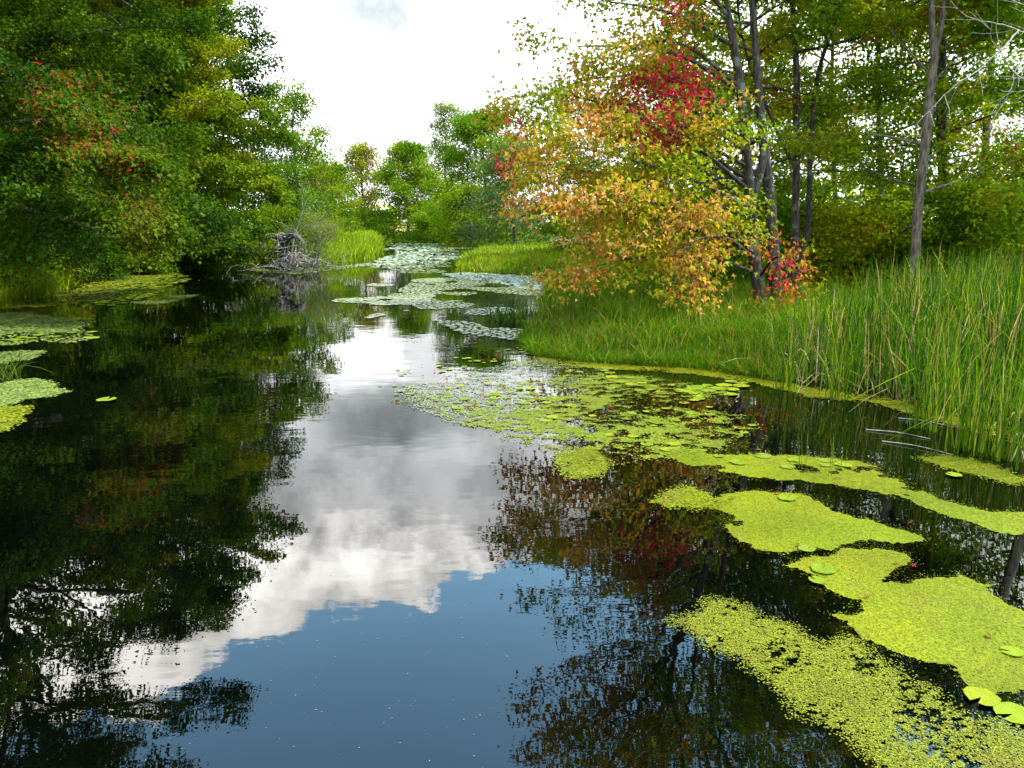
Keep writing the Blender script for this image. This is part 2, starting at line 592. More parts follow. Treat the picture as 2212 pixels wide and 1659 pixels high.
def auto_limbs(rng, trunk, n, t0, R, profile, e0, e1, droop, bias=None, t1=1.0):
    out = []
    tp, L = resample(trunk, .25)
    az = rng.uniform(0, 6.28)
    for i in range(n):
        f = (i + rng.uniform(.1, .9)) / n
        tt = t0 + (t1 - t0) * f
        az += 2.399 + rng.normal(0, .35)
        p = tp[int(tt * (len(tp) - 1))]
        l = R * profile(f) * rng.uniform(.78, 1.12)
        if bias:
            l *= bias(az)
        e = math.radians(e0 + (e1 - e0) * f + rng.normal(0, 7))
        d = np.array([math.cos(az) * math.cos(e), math.sin(az) * math.cos(e), math.sin(e)])
        q = [p]
        m = 7
        for k in range(m):
            d = norm(d + UP * (-droop * l / m * (.4 + k / m)) + rng.normal(0, .06, 3))
            q.append(q[-1] + d * l / m)
        out.append(np.array(q))
    return out


def limbs_where(limbs, f):
    return [q for q in limbs if f(q[-1]) and f(q[len(q) // 2])]


def build_tree(name, label, base, trunks, limbs, seed, color, leaf=.12, per=7, spread=.22, flat=.6, every=.55, sublen=.42, droop=.08,
               node=.3, rt=.16, shape='oval', hang=.25, tilt=.55, cat='tree', group=None, bark=None, start=.2, tip=.35, fan=(35, 68), fill=None, rise=.1, keep=None, gap=-.34, gapf=.55, more=1.25, gaph=0.0):
    """base: world point; trunks: list of (path, r0, r1); limbs: polylines, all in world space"""
    rng = np.random.default_rng(seed)
    base = np.array([base[0], base[1], float(ground_z([[base[0], base[1]]])[0]) if len(base) < 3 else base[2]])
    tubes = []
    for path, r0, r1 in trunks:
        path = np.asarray(path, float)
        r = np.linspace(1, 0, len(path)) ** .8 * (r0 - r1) + r1
        r[0] *= 1.25
        tubes.append((path - base, r))
    nodes, dirs = [], []
    for lb in limbs:
        lb = np.asarray(lb, float)
        L = np.linalg.norm(np.diff(lb, axis=0), axis=1).sum()
        r0 = min(rt * .42, .012 + .012 * L)
        tubes.append((lb - base, np.linspace(r0, .008, len(lb))))
        tb, nd, dr = twigs_from(rng, lb, r0, every, sublen, droop, node, start, tip, fan, rise)
        tubes += [(p - base, r) for p, r in tb]
        nodes += nd; dirs += dr
    root = thing(name, base, label, cat, group)
    obj('trunk', tubes_mesh('trunk', tubes, 7), bark or M_BARK, root)
    if nodes:
        nodes = np.array(nodes); dirs = np.array(dirs)
        k = vnoise(nodes, gapf, seed, 2) > gap + gaph * np.clip((nodes[:, 2] - 7) / 10, 0, 1)
        nodes, dirs = nodes[k], dirs[k]
        if keep is not None:
            k = keep(nodes); nodes, dirs = nodes[k], dirs[k]
        # each twig node carries a flat spray of side shoots, and leaves gather on all of them
        lat = norm(np.cross(dirs, UP + rng.normal(0, .3, dirs.shape)))
        P0, D0 = [nodes], [dirs]
        for q in range(SPRAY):
            s = rng.uniform(.6, 3.0, (len(nodes), 1)) * spread * (1 if q % 2 else -1)
            fw = rng.uniform(-.6, 1.2, (len(nodes), 1)) * spread
            P0.append(nodes + lat * s + dirs * fw - UP * np.abs(s) * .22)
            D0.append(norm(dirs + lat * np.sign(s) * .8))
        nodes, dirs = np.vstack(P0), np.vstack(D0)
        cnt = rng.poisson(per * MORE * more, len(nodes))
        P = np.repeat(nodes, cnt, 0); D = np.repeat(dirs, cnt, 0)
        P = P + rng.normal(0, 1, P.shape) * np.array([spread, spread, spread * flat])
        if fill is not None:
            P = np.vstack([P, fill]); D = np.vstack([D, norm(rng.normal(0, 1, fill.shape))])
        ax = norm(D * .6 + rng.normal(0, .6, P.shape) - UP * hang)
        nr = norm(UP + rng.normal(0, tilt, P.shape))
        sz = leaf * rng.uniform(.65, 1.25, len(P))
        c = color(P, rng)
        obj('crown', leaves_mesh('crown', P - base, ax, nr, sz, c, shape), M_LEAF, root)
        STATS.append((name, len(P)))
    return root


STATS = []
SPRAY, MORE = 4, 1.25


def straight(x, y, h, lean=(0, 0), wig=.15, seed=0, n=10, z=None):
    rng = np.random.default_rng(seed + 77)
    z0 = float(ground_z([[x, y]])[0]) - .15 if z is None else z
    t = np.linspace(0, 1, n)
    off = np.cumsum(rng.normal(0, wig, (n, 2)) * t[:, None], 0)
    return np.c_[x + lean[0] * t + off[:, 0], y + lean[1] * t + off[:, 1], z0 + (h - z0) * t]


def simple_tree(name, label, x, y, h, R, seed, color, n=40, t0=.12, e0=0, e1=60, droop=.05, rt=.2, profile=None, bias=None, lean=(0, 0), stems=1, extra=(), lk=None, **kw):
    rng = np.random.default_rng(seed)
    profile = profile or (lambda f: (1 - f) ** .7 * (.55 + .45 * min(1, f * 4)) + .12)
    trunks, limbs = [], []
    for s in range(stems):
        ln = lean if stems == 1 else (lean[0] + rng.normal(0, R * .25), lean[1] + rng.normal(0, R * .25))
        tr = straight(x + (s * rt * 1.5 if stems > 1 else 0), y, h * (1 if s == 0 else rng.uniform(.75, .95)), ln, seed=seed + s)
        trunks.append((tr, rt, .02))
        limbs += auto_limbs(rng, tr, n // stems, t0, R, profile, e0, e1, droop, bias)
    if lk:
        limbs = limbs_where(limbs, lk)
    limbs += list(extra)
    return build_tree(name, label, (x, y), trunks, limbs, seed + 1, color, rt=rt, **kw)


G_DEEP = (.021, .056, .003); G_DARK = (.037, .090, .003); G_MID = (.070, .137, .003); G_LIGHT = (.122, .186, .004)
G_YEL = (.205, .226, .005); G_OLV = (.125, .125, .006); YEL = (.27, .22, .010); ORG = (.37, .175, .030); RUST = (.26, .075, .014)
RED = (.46, .022, .050); RED2 = (.27, .016, .014); G_GREY = (.070, .105, .036); BRN = (.15, .10, .03)

column = lambda f: (.95 if f < .66 else .95 * (1 - (f - .66) / .34) ** .8 + .10) * (.75 + .25 * min(1, f * 5))
dome = lambda f: math.sqrt(max(0, 1 - (f * 1.0) ** 2)) * .95 + .12
vase = lambda f: .45 + .55 * math.sin(math.pi * min(1, f * .9 + .12))

def path(*q):
    return curve([at(*p) for p in q], 6)


# ---- left bank
toward = lambda ang, k: (lambda a: 1 + k * math.cos(a - ang))
pal_L1b = palette([G_DEEP, G_DARK, G_MID, G_LIGHT, G_OLV], [1.6, 2.6, 3, 1.5, .8], .5, 3, gain=.60)
red_c = [(at(170, 235, 25.5), 1.5), (at(250, 340, 24.5), 1.2), (at(225, 45, 25), 1.0), (at(275, 400, 24), .8), (at(100, 190, 26), .9), (at(150, 310, 25), .9)]


def pal_L1(pos, rng):
    c = pal_L1b(pos, rng)
    for q, r in red_c:
        d = np.linalg.norm((pos - q) * np.array([1, .45, 1]), axis=1) / r
        k = rng.random(len(pos)) < np.clip(1.15 - d, 0, 1) * .5 * (vnoise(pos, 1.6, 8) > -.05)
        cr = np.where(rng.random((len(pos), 1)) < .35, np.array([(.28, .03, .016)]), np.array([(.17, .05, .012)]))
        c[k] = (cr * rng.uniform(.6, 1.3, (len(pos), 1)))[k]
    return c


simple_tree('red_tipped_maple', 'big green maple with scattered red leaf clusters leaning out from the left bank', -20.5, 28.5, 21.0, 7.6, 11, pal_L1,
            n=60, t0=.08, e0=0, e1=58, droop=.05, rt=.26, profile=lambda f: 1.0 if f < .8 else 1.0 - (f - .8) * 2.6, bias=toward(-.25, .22), shape='maple', leaf=.145, gap=-.38, gaph=.24, more=2.5,
            lk=lambda e: e[2] > 2.0, keep=lambda p: p[:, 2] > 1.75 + .12 * np.maximum(0, p[:, 0] + 16), per=7, spread=.26, every=.62, sublen=.40, start=.25,
            extra=[path((-170, 440, 28), (0, 440, 26), (120, 470, 25), (220, 500, 24.3), (290, 530, 24)),
                   path((-170, 300, 28), (20, 300, 26), (150, 320, 25), (240, 370, 24.3), (300, 430, 24)), path((-170, 200, 28), (0, 180, 26), (120, 200, 25.5), (210, 250, 25), (270, 320, 24.6))])
simple_tree('tall_maple', 'tall yellow-green tree with stacked drooping boughs rising behind the red-tipped maple', -24, 52.5, 23.5, 8.0, 21,
            palette([G_DARK, G_MID, G_LIGHT, G_YEL, (.19, .20, .006)], [1.6, 2.2, 2.4, 2.6, 1.2], .28, 4, gain=.74), n=64, t0=.04, e0=-8, e1=66, droop=.045, rt=.3,
            profile=column, bias=toward(-.6, .10), shape='oval', leaf=.23, gap=-.38, gaph=.22, more=2.5, per=7, spread=.32, flat=.5, every=.75, sublen=.36, node=.36)
simple_tree('dark_ash', 'dark green round-topped tree standing just upstream of the tall yellow-green one', -25.2, 66, 20.5, 6.3, 31,
            palette([G_DEEP, G_DARK, G_MID, G_GREY], [1.6, 3, 2, .6], .35, 5, gain=.62), n=50, t0=.06, e0=-5, e1=62, droop=.04, rt=.26, profile=column, leaf=.28, per=8, gap=-.5,
            spread=.4, every=.8, sublen=.4, node=.4)
simple_tree('thin_ash', 'thin pale-leaved tree with sky showing through, at the outer end of the left wood', -21.0, 77, 14.0, 5.2, 41,
            palette([G_DARK, G_MID, G_LIGHT, G_YEL, G_GREY], [1.4, 2, 1.6, 1, 1], .4, 6, gain=.75), n=34, t0=.1, e0=0, e1=60, droop=.03, rt=.2, profile=lambda f: 1 - f * .55, gap=-.6,
            leaf=.27, per=5, spread=.36, every=.8, sublen=.4, node=.42)
simple_tree('bushy_ash', 'dark bushy tree low between the thin pale tree and the brush pile', -21.8, 70, 9.5, 4.2, 47,
            palette([G_DEEP, G_DARK, G_MID], [1, 2, 2], .4, 16), n=34, t0=.04, e0=0, e1=60, droop=.03, rt=.16, profile=dome, leaf=.24, per=7, spread=.4, every=.8, sublen=.4, node=.45)
simple_tree('young_ash', 'small slender tree ending the left row above the bright grass', -22.0, 88, 9.6, 4.0, 51,
            palette([G_DARK, G_MID, G_LIGHT], [1, 2, 1.5], .5, 7, gain=.85), n=26, t0=.08, e0=5, e1=60, droop=.03, rt=.14, profile=dome, leaf=.25, per=6, spread=.4, every=.8, sublen=.4, node=.45)
# hidden ranks that close the left wood
for k, (x, y, h, R, lab) in enumerate([(-34, 46, 19, 7.0, 'dark tree deep in the left wood behind the red-tipped maple'),
                                      (-33, 60, 22, 7.5, 'dark tree deep in the left wood behind the tall yellow-green tree'),
                                      (-30, 37, 16, 6.5, 'dense tree at the left picture edge between the maple and the deep wood'),
                                      (-28, 58, 17, 6.0, 'dark tree filling the gap between the tall yellow-green tree and the round-topped ash'), (-40, 58, 20, 7.5, 'dark tree farthest back in the left wood')]):
    simple_tree('woodland_tree', lab, x, y, h, R, 61 + k, palette([G_DEEP, G_DARK, G_MID, G_LIGHT], [2, 3, 2, .8], .3, 9 + k, gain=.55), n=44, t0=.03, e0=0, e1=60,
                droop=.04, rt=.26, profile=column, leaf=.32, per=9, gap=-.6, spread=.42, every=.85, sublen=.4, node=.45, group='trees filling the left wood')
# low growth overhanging the left waterline
for k, (x, y, h, R, lab, pal) in enumerate([
        (-23.4, 36.0, 3.0, 2.4, 'low leafy shrub drooping to the water below the red-tipped maple', (G_MID, G_LIGHT, G_OLV)),
        (-24.8, 41, 4.2, 3.2, 'dark shrub at the waterline left of the bright one', (G_DEEP, G_DARK, G_MID)),
        (-25, 49, 4.6, 3.4, 'shrub under the tall yellow-green tree, touching the water', (G_DARK, G_MID, G_LIGHT)),
        (-21, 54.5, 3.6, 2.8, 'bright low shrub at the waterline left of the brush pile', (G_MID, G_LIGHT, G_YEL)),
        (-17.6, 57.6, 3.0, 2.4, 'leafy shrub close behind the brush pile', (G_DARK, G_MID, G_LIGHT)),
        (-17.0, 67, 1.9, 1.7, 'yellowish shrub at the edge of the far left grass', (G_MID, G_LIGHT, G_YEL))]):
    simple_tree('shrub', lab, x, y, h, R, 81 + k, palette(pal, [1, 2, 1.5], .5, 20 + k, gain=.8), n=30, t0=.02, e0=5, e1=70, droop=.10, rt=.06, profile=dome, stems=3,
                leaf=.17, per=7, spread=.28, every=.5, sublen=.4, node=.3, cat='shrub', group='shrubs along the waterline')

# ---- far end of the stream
far_pal = lambda s, cols, wts: palette(cols, wts, .3, s)
FAR = dict(gap=-.95, every=1.0, sublen=.42, node=.6, per=5, spread=.55, leaf=.38, cat='tree')
simple_tree('sparse_far_tree', 'half-bare brownish tree with visible branches at the end of the stream', -30.5, 162, 15.2, 7.2, 101, far_pal(11, [BRN, G_OLV, G_YEL, G_LIGHT], [2, 2, 1.5, 1]),
            n=44, t0=.2, e0=25, e1=70, droop=.0, rt=.34, profile=vase, **{**FAR, 'per': 2.6, 'leaf': .42, 'gap': -.6})
simple_tree('small_far_tree', 'small yellow-green tree on a dark stem left of the half-bare one', -37, 158, 11.6, 6.2, 102, far_pal(12, [G_LIGHT, G_YEL, G_OLV], [2, 2, 1]),
            n=36, t0=.25, e0=15, e1=65, droop=.0, rt=.28, profile=vase, **{**FAR, 'per': 4.2})
simple_tree('full_far_tree', 'full green tree, widest at its foot, right of the half-bare one', -18.6, 140, 15.2, 8.0, 103, far_pal(13, [G_DARK, G_MID, G_LIGHT, G_YEL], [1, 2.5, 2, .5]),
            n=60, t0=.05, e0=0, e1=60, droop=.02, rt=.34, profile=lambda f: (1 - f) ** .8 * .95 + .16, **{**FAR, 'per': 6})
simple_tree('tall_far_tree', 'tallest far tree, thin in its upper crown, rising over the full green tree', -12.8, 152, 22.0, 6.4, 104, far_pal(14, [G_MID, G_LIGHT, G_GREY], [1, 2, 1.6]),
            n=54, t0=.15, e0=20, e1=68, droop=.0, rt=.36, profile=lambda f: .75 + .35 * math.sin(6.5 * f) * (f > .45) if f < .93 else .5, **{**FAR, 'per': 3.4})
simple_tree('round_far_tree', 'dense dark tree with a rounded top next to the orange maple foliage', -3.6, 112, 16.6, 6.2, 105, far_pal(15, [G_DARK, G_MID, G_LIGHT], [2, 2.5, .8]),
            n=60, t0=.03, e0=0, e1=62, droop=.03, rt=.34, profile=column, **{**FAR, 'per': 7, 'leaf': .34})
simple_tree('grey_willow', 'grey-green tree with feathery sprays half behind the orange leaves', .2, 84, 9.6, 4.2, 106, palette([G_GREY, (.05, .085, .03), G_MID], [2, 2, 1], .4, 17),
            n=36, t0=.03, e0=5, e1=60, droop=.08, rt=.2, profile=dome, **{**FAR, 'per': 6, 'leaf': .27})
simple_tree('far_bush', 'rounded bush in front of the dense dark far tree', -6.0, 106, 6.8, 3.2, 107, far_pal(18, [G_MID, G_LIGHT, G_YEL], [1, 2, 1]),
            n=34, t0=.02, e0=5, e1=65, droop=.05, rt=.14, profile=dome, stems=3, **{**FAR, 'leaf': .3, 'per': 7, 'cat': 'bush'})
simple_tree('far_bush', 'low dark bush by the water in front of the full green far tree', -13.4, 128, 4.2, 3.4, 108, far_pal(19, [G_DARK, G_MID, G_LIGHT], [1, 2, 1]),
            n=30, t0=.02, e0=5, e1=60, droop=.06, rt=.12, profile=dome, stems=3, **{**FAR, 'leaf': .3, 'per': 7, 'cat': 'bush'})

# distant wood beyond the field: one mass
rng = np.random.default_rng(5)
cs = []
for k in range(420):
    x = rng.uniform(-420, 380); y = rng.uniform(300, 560) if -150 < x < 20 else rng.uniform(170, 420)
    if -150 < x < 20: y = 560 + rng.uniform(0, 160)
    h = rng.uniform(8, 17); r = rng.uniform(4, 8)
    m = 90
    th = rng.uniform(0, 6.28, m); zz = rng.uniform(0, 1, m) ** .8
    rr = r * np.sqrt(1 - zz ** 2 * .85) * rng.uniform(.5, 1.1, m)
    cs.append(np.c_[x + rr * np.cos(th), y + rr * np.sin(th), 1.2 + zz * h])
P = np.vstack(cs)
col = palette([G_MID, G_LIGHT, G_YEL, G_GREY], [1.5, 2, 1.5, 2], .03, 40, gain=1.2)(P, rng)  # greens lightened: distance haze put into the leaf colour
tag(obj('distant_woods', leaves_mesh('distant_woods', P, norm(rng.normal(0, 1, P.shape)), norm(UP + rng.normal(0, .6, P.shape)), rng.uniform(1.2, 2.6, len(P)), col, 'round'), M_LEAF),
    'low continuous line of far woods behind the dry field', 'woods', kind='stuff')

# ---- right bank: the turning maple over the water
pal_gold = palette([G_LIGHT, G_YEL, YEL, ORG, (.36, .22, .06), RUST], [1.6, 2.6, 2.1, 1.9, 1.5, .45], .8, 30)
pal_grn = palette([G_DARK, G_MID, G_LIGHT, G_YEL, G_OLV], [.8, 1.6, 2.2, 2.4, .8], .6, 31)
RED_SPOTS = [(at(1450, 195, 21.5), .85), (at(1395, 265, 21), .72), (at(1500, 165, 21.5), .7), (at(1435, 310, 21.5), .5), (at(1370, 190, 21.3), .4), (at(1455, 35, 22), .6)]
RED_EDGE = [(at(1082, 345, 19.5), .4), (at(1120, 285, 19.8), .35), (at(1180, 285, 20), .35), (at(1690, 590, 20.5), .4)]


def pal_maple(pos, rng):
    c = pal_gold(pos, rng)
    v = vnoise(pos, 1.1, 12, 2)
    # greener inside and lower, near the trunk
    u = pos[:, 0] - 5.2
    g = rng.random(len(pos)) < np.clip(u * .35 + .16 + v * .5 - np.clip((2.2 - pos[:, 2]) * .1, -.4, .3), 0.05, .9)
    c[g] = pal_grn(pos, rng)[g]
    d = np.linalg.norm((pos - at(1675, 575, 20.6)) * np.array([1, .5, 1]), axis=1)
    k = (d < 1.0) & (rng.random(len(pos)) < .7)
    c[k] = (np.array([RUST]) * rng.uniform(.6, 1.5, (len(pos), 1)))[k]
    for q, r in RED_SPOTS + RED_EDGE:
        d = np.linalg.norm((pos - q) * np.array([1, .35, 1]), axis=1) / r
        k = rng.random(len(pos)) < np.clip(1.45 - d, 0, 1) * .72
        cr = np.where(rng.random((len(pos), 1)) < .75, np.array([RED]), np.array([RED2]))
        c[k] = (cr * rng.uniform(.7, 1.3, (len(pos), 1)))[k]
    return c


tA = path((1648, 684, 22.6), (1629, 555, 22.6), (1622, 444, 22.6), (1614, 355, 22.6), (1600, 195, 22.6), (1583, 89, 22.6), (1562, -20, 22.6), (1530, -200, 22.4), (1490, -420, 22), (1470, -640, 22))
tA2 = path((1622, 440, 22.6), (1650, 330, 22.9), (1640, 210, 23.1), (1630, 90, 23.2), (1624, -40, 23.2), (1640, -260, 23.3), (1660, -480, 23.3), (1660, -700, 23.3))
boughs = [
    path((1620, 470, 22.6), (1500, 425, 22), (1350, 385, 21), (1200, 362, 20), (1092, 345, 19.4)),
    path((1620, 440, 22.6), (1480, 345, 22.3), (1330, 290, 21.6), (1190, 262, 20.8), (1105, 250, 20.2)),
    path((1622, 450, 22.6), (1500, 390, 21.4), (1380, 350, 20), (1250, 320, 19), (1150, 320, 18.5)),
    path((1627, 540, 22.6), (1510, 500, 21.6), (1380, 465, 20.6), (1240, 455, 19.8), (1120, 432, 19.2)),
    path((1627, 530, 22.6), (1520, 470, 21), (1420, 440, 19.6), (1320, 420, 18.6), (1230, 430, 18)),
    path((1632, 590, 22.6), (1540, 560, 21.6), (1400, 555, 20.6), (1290, 575, 20), (1195, 610, 19.6)),
    path((1612, 385, 22.6), (1480, 305, 22), (1330, 235, 21.2), (1210, 205, 20.4), (1120, 222, 19.8)),
    path((1606, 260, 22.6), (1480, 185, 22.4), (1360, 165, 22), (1260, 175, 21.6), (1190, 200, 21.2)),
    path((1616, 410, 22.6), (1520, 330, 21.2), (1400, 270, 20), (1280, 250, 19.2), (1180, 265, 18.7)),
    path((1630, 560, 22.6), (1570, 515, 21), (1500, 520, 19.8), (1480, 560, 19.2), (1510, 610, 19)),
    path((1630, 550, 22.6), (1560, 480, 21), (1480, 465, 20), (1420, 490, 19.4), (1350, 530, 19)),
    path((1612, 330, 22.6), (1530, 265, 21.8), (1470, 215, 21.4), (1410, 205, 21.2), (1340, 235, 21)),
    path((1612, 320, 22.6), (1520, 215, 22), (1440, 165, 21.8), (1390, 185, 21.6), (1340, 215, 21.4)),
    path((1614, 360, 22.6), (1540, 320, 21.6), (1480, 275, 21), (1440, 290, 20.8), (1420, 330, 20.6)),
    path((1600, 200, 22.6), (1480, 125, 21.8), (1340, 102, 21), (1240, 100, 20.4), (1165, 92, 20)),
    path((1600, 190, 22.6), (1500, 110, 22.4), (1420, 90, 22.4), (1340, 130, 22.3), (1260, 150, 22)),
    path((1585, 100, 22.6), (1480, 40, 22), (1390, 15, 21.4), (1320, 5, 21), (1275, 0, 20.8)),
    path((1640, 600, 22.6), (1670, 560, 21.6), (1690, 560, 20.8), (1700, 590, 20.4), (1690, 620, 20.2)),
    path((1614, 300, 22.7), (1570, 230, 24), (1530, 210, 25.2), (1480, 240, 26.4), (1400, 300, 27)),
    path((1618, 400, 22.7), (1560, 370, 24), (1490, 350, 25.5), (1400, 370, 27), (1310, 400, 28)),
    path((1627, 500, 22.7), (1570, 470, 24), (1500, 460, 25.5), (1400, 470, 27), (1290, 480, 27.6)),
    # above the picture, seen in the water
    path((1575, 40, 22.6), (1470, -90, 21.8), (1350, -150, 21), (1240, -200, 20.4), (1170, -230, 20)),
    path((1562, -30, 22.6), (1480, -190, 21.6), (1380, -290, 20.6), (1300, -330, 20), (1240, -350, 19.6)),
    path((1545, -120, 22.5), (1450, -240, 22), (1330, -330, 21.6), (1240, -400, 21.3), (1180, -440, 21)),
    path((1530, -200, 22.4), (1500, -350, 21.4), (1430, -470, 20.6), (1340, -540, 20), (1260, -570, 19.6)),
    path((1510, -320, 22.2), (1420, -440, 21.6), (1330, -540, 21.2), (1250, -600, 21), (1190, -640, 20.8)),
    path((1490, -420, 22), (1450, -560, 21.4), (1380, -680, 21), (1300, -760, 20.6), (1230, -800, 20.4)),
    path((1480, -500, 22), (1520, -640, 21), (1500, -780, 20), (1430, -880, 19.6), (1350, -930, 19.2)),
    path((1570, 0, 22.6), (1590, -150, 21), (1570, -280, 19.8), (1520, -350, 19), (1460, -380, 18.6)),
    path((1555, -60, 22.5), (1500, -170, 20.8), (1430, -240, 19.4), (1330, -300, 18.4), (1220, -330, 17.8)),
    path((1535, -180, 22.4), (1520, -300, 20.6), (1470, -420, 19.2), (1390, -520, 18.2), (1270, -590, 17.6)),
    path((1500, -360, 22.1), (1540, -500, 20.4), (1520, -640, 19), (1450, -760, 18.2), (1340, -830, 17.8)),
    path((1640, -240, 23.2), (1680, -400, 22), (1690, -560, 21), (1660, -700, 20.2), (1610, -820, 19.6)),
    path((1650, -420, 23.3), (1740, -560, 22.4), (1790, -720, 21.8), (1800, -880, 21.4), (1790, -1000, 21.2)),
    path((1520, -250, 22.3), (1580, -420, 21), (1600, -560, 20), (1570, -680, 19.2), (1520, -760, 18.8)),
]
boughs = [(lambda q: q[:max(4, int(len(q) * .95))])(b) for b in boughs]
build_tree('turning_maple', 'maple with orange, gold and crimson leaves reaching out over the water from the right bank', on(1648, 684, .42), [(tA, .19, .03), (tA2, .13, .02)], boughs, 201, pal_maple,
           leaf=.128, per=6.0, more=.92, gap=-.27, gaph=-.8, gapf=.9, spread=.20, flat=.8, every=.40, sublen=.30, droop=.16, node=.27, rt=.15, shape='maple', hang=.75, tilt=.8, start=.24, tip=.3)
tB = path((1678, 676, 23.3), (1672, 577, 23.3), (1667, 480, 23.3), (1660, 400, 23.4), (1648, 300, 23.6), (1640, 210, 23.8), (1632, 100, 24), (1628, -20, 24), (1640, -260, 24), (1680, -520, 24))
rb = np.random.default_rng(3)
limbsB = auto_limbs(rb, tB, 26, .28, 4.6, lambda f: 1.0 - .3 * f, -5, 50, .06, toward(.2, .35))
limbsB = limbs_where(limbsB, lambda e: e[0] < 8.6 or e[2] > 10.5)
build_tree('dark_twin_maple', 'dark trunk directly right of the turning maple, its leaves green above', on(1678, 676, .42), [(tB, .20, .04)], limbsB, 203, pal_grn, leaf=.15, per=6, spread=.24, every=.5, sublen=.36, keep=lambda p: (p[:, 0] < 8.4) & ((p[:, 1] > 22.6) | (p[:, 0] < 6.8)) | (p[:, 2] > 9.5),
           droop=.1, node=.3, rt=.2, shape='maple', hang=.4, start=.22)

pal_rt = palette([G_DARK, G_MID, G_LIGHT, G_YEL, G_OLV, RUST], [.8, 1.9, 3.0, 3.0, .2, .12], .5, 33, gain=1.0)
pal_rt2 = palette([G_DARK, G_MID, G_LIGHT, G_YEL], [1.2, 2.4, 2.0, .7], .45, 34)


def clear_of(x0, x1, y1, z0=0):
    return lambda p: ~((p[:, 0] > x0) & (p[:, 0] < x1) & (p[:, 1] < y1) & (p[:, 2] > z0))


def right_tree(name, label, trunks, n, R, seed, pal, t0=.2, e0=-5, e1=50, prof=None, lk=None, **kw):
    rg = np.random.default_rng(seed)
    limbs = []
    for tr, r0, r1 in trunks:
        limbs += auto_limbs(rg, tr, n, t0, R, prof or (lambda f: 1.0 - .35 * f), e0, e1, .06)
    if lk:
        limbs = limbs_where(limbs, lk)
    b = trunks[0][0][0]
    kw = {**dict(leaf=.16, per=6, more=1.6, gap=-.38, spread=.26, every=.55, sublen=.36, droop=.08, node=.32, hang=.3, start=.22, shape='maple'), **kw}
    return build_tree(name, label, (b[0], b[1], b[2]), trunks, limbs, seed + 1, pal, rt=.16, **kw)


tC = path((1716, 622, 29), (1718, 500, 29), (1720, 355, 29), (1721, 180, 29), (1715, 60, 29), (1710, -60, 29), (1715, -300, 29), (1730, -540, 29))
tC2 = path((1716, 622, 29.2), (1734, 540, 29.2), (1747, 466, 29.2), (1751, 311, 29.4), (1765, 169, 29.6), (1800, 60, 29.8), (1850, -80, 30), (1900, -240, 30))
tC3 = path((1716, 360, 29), (1685, 300, 28.6), (1655, 230, 28.2), (1622, 150, 27.8), (1598, 50, 27.6), (1590, -40, 27.5))
right_tree('many_stemmed_maple', 'slender maple dividing near its foot into grey stems, right of the dark twin trunk', [(tC, .17, .03), (tC2, .13, .03), (tC3, .07, .02)], 15, 4.6, 211, pal_rt, t0=.3, keep=clear_of(10.2, 12.6, 28.9), lk=lambda e: e[1] > 28.7 or e[2] > 9)
tF = path((1968, 640, 25.5), (1976, 560, 25.5), (1984, 430, 25.5), (1996, 330, 25.5), (2008, 210, 25.5), (2020, 110, 25.5))
tF1 = path((2018, 120, 25.5), (2012, 40, 25.5), (2010, -80, 25.5), (1990, -300, 25.5), (1980, -520, 25.5))
tF2 = path((2018, 125, 25.5), (2034, 50, 25.5), (2046, -60, 25.5), (2080, -280, 25.5), (2110, -480, 25.5))
right_tree('pale_forked_tree', 'pale grey trunk standing in the cattails and forking high up', [(tF, .17, .13), (tF1, .12, .03), (tF2, .10, .03)], 14, 4.4, 221, pal_rt, t0=.25, bark=M_BARK_PALE, keep=clear_of(12.6, 14.6, 25.6), lk=lambda e: e[1] > 25.2 or e[2] > 9.5)
tG = path((2108, 600, 37), (2118, 480, 37), (2128, 320, 37), (2140, 160, 37), (2150, 20, 37), (2150, -200, 37), (2160, -380, 37))
right_tree('dark_slim_tree', 'slim dark trunk against the bright sky gap near the right picture edge', [(tG, .22, .05)], 12, 3.0, 231, pal_rt2, t0=.55, per=3)
for k, (u, v0, Y, top, R, n, t0, pal, lab, per) in enumerate([
        (2040, 600, 31, -260, 3.6, 30, .15, pal_rt2, 'dark leafy tree between the pale forked trunk and the sky gap', 5.0),
        (2345, 640, 24, -420, 2.9, 34, .08, pal_rt2, 'dark tree rising along the right picture edge above the cattails', 6.0),
        (1900, 610, 38, -300, 5.6, 40, .22, pal_rt, 'yellow-green tree left of the pale forked trunk, deeper in the wood', 5.5),
        (1800, 600, 46, -240, 5.8, 40, .18, pal_rt, 'yellow-green tree deep behind the grey stems of the slender maple', 5.5),
        (1620, 590, 44, -120, 5.6, 40, .12, pal_rt, 'green tree deep behind the two dark trunks', 6.0),
        (1440, 580, 52, 215, 5.2, 34, .06, pal_rt, 'rounded green tree showing through the orange boughs', 7.0),
        (1275, 575, 58, 300, 4.6, 34, .04, pal_rt2, 'dark green tree behind the left half of the orange boughs', 7.0),
        (2030, 590, 33, -200, 3.0, 20, .5, pal_rt2, 'thin dark trunk close behind the pale forked one', 5.0),
        (2260, 600, 46, 120, 4.6, 30, .08, pal_rt2, 'low dark tree far back at the right picture edge', 6.0)]):
    tr = path((u, v0, Y), (u + 4, v0 - 150, Y), (u - 3, (v0 + top) / 2, Y), (u + 8, top + 60, Y), (u + 5, top, Y))
    far = Y > 36
    right_tree('woodland_tree', lab, [(tr, .17 if R > 3.2 else .15, .03)], n, R, 241 + 7 * k, pal, t0=t0, per=per, leaf=.21 if far else .17, spread=.34 if far else .28, every=.72 if far else .6,
               node=.4 if far else .34, shape='oval' if far else 'maple', gap=-.24 if far and R > 5 else -.36, group='trees of the right wood')
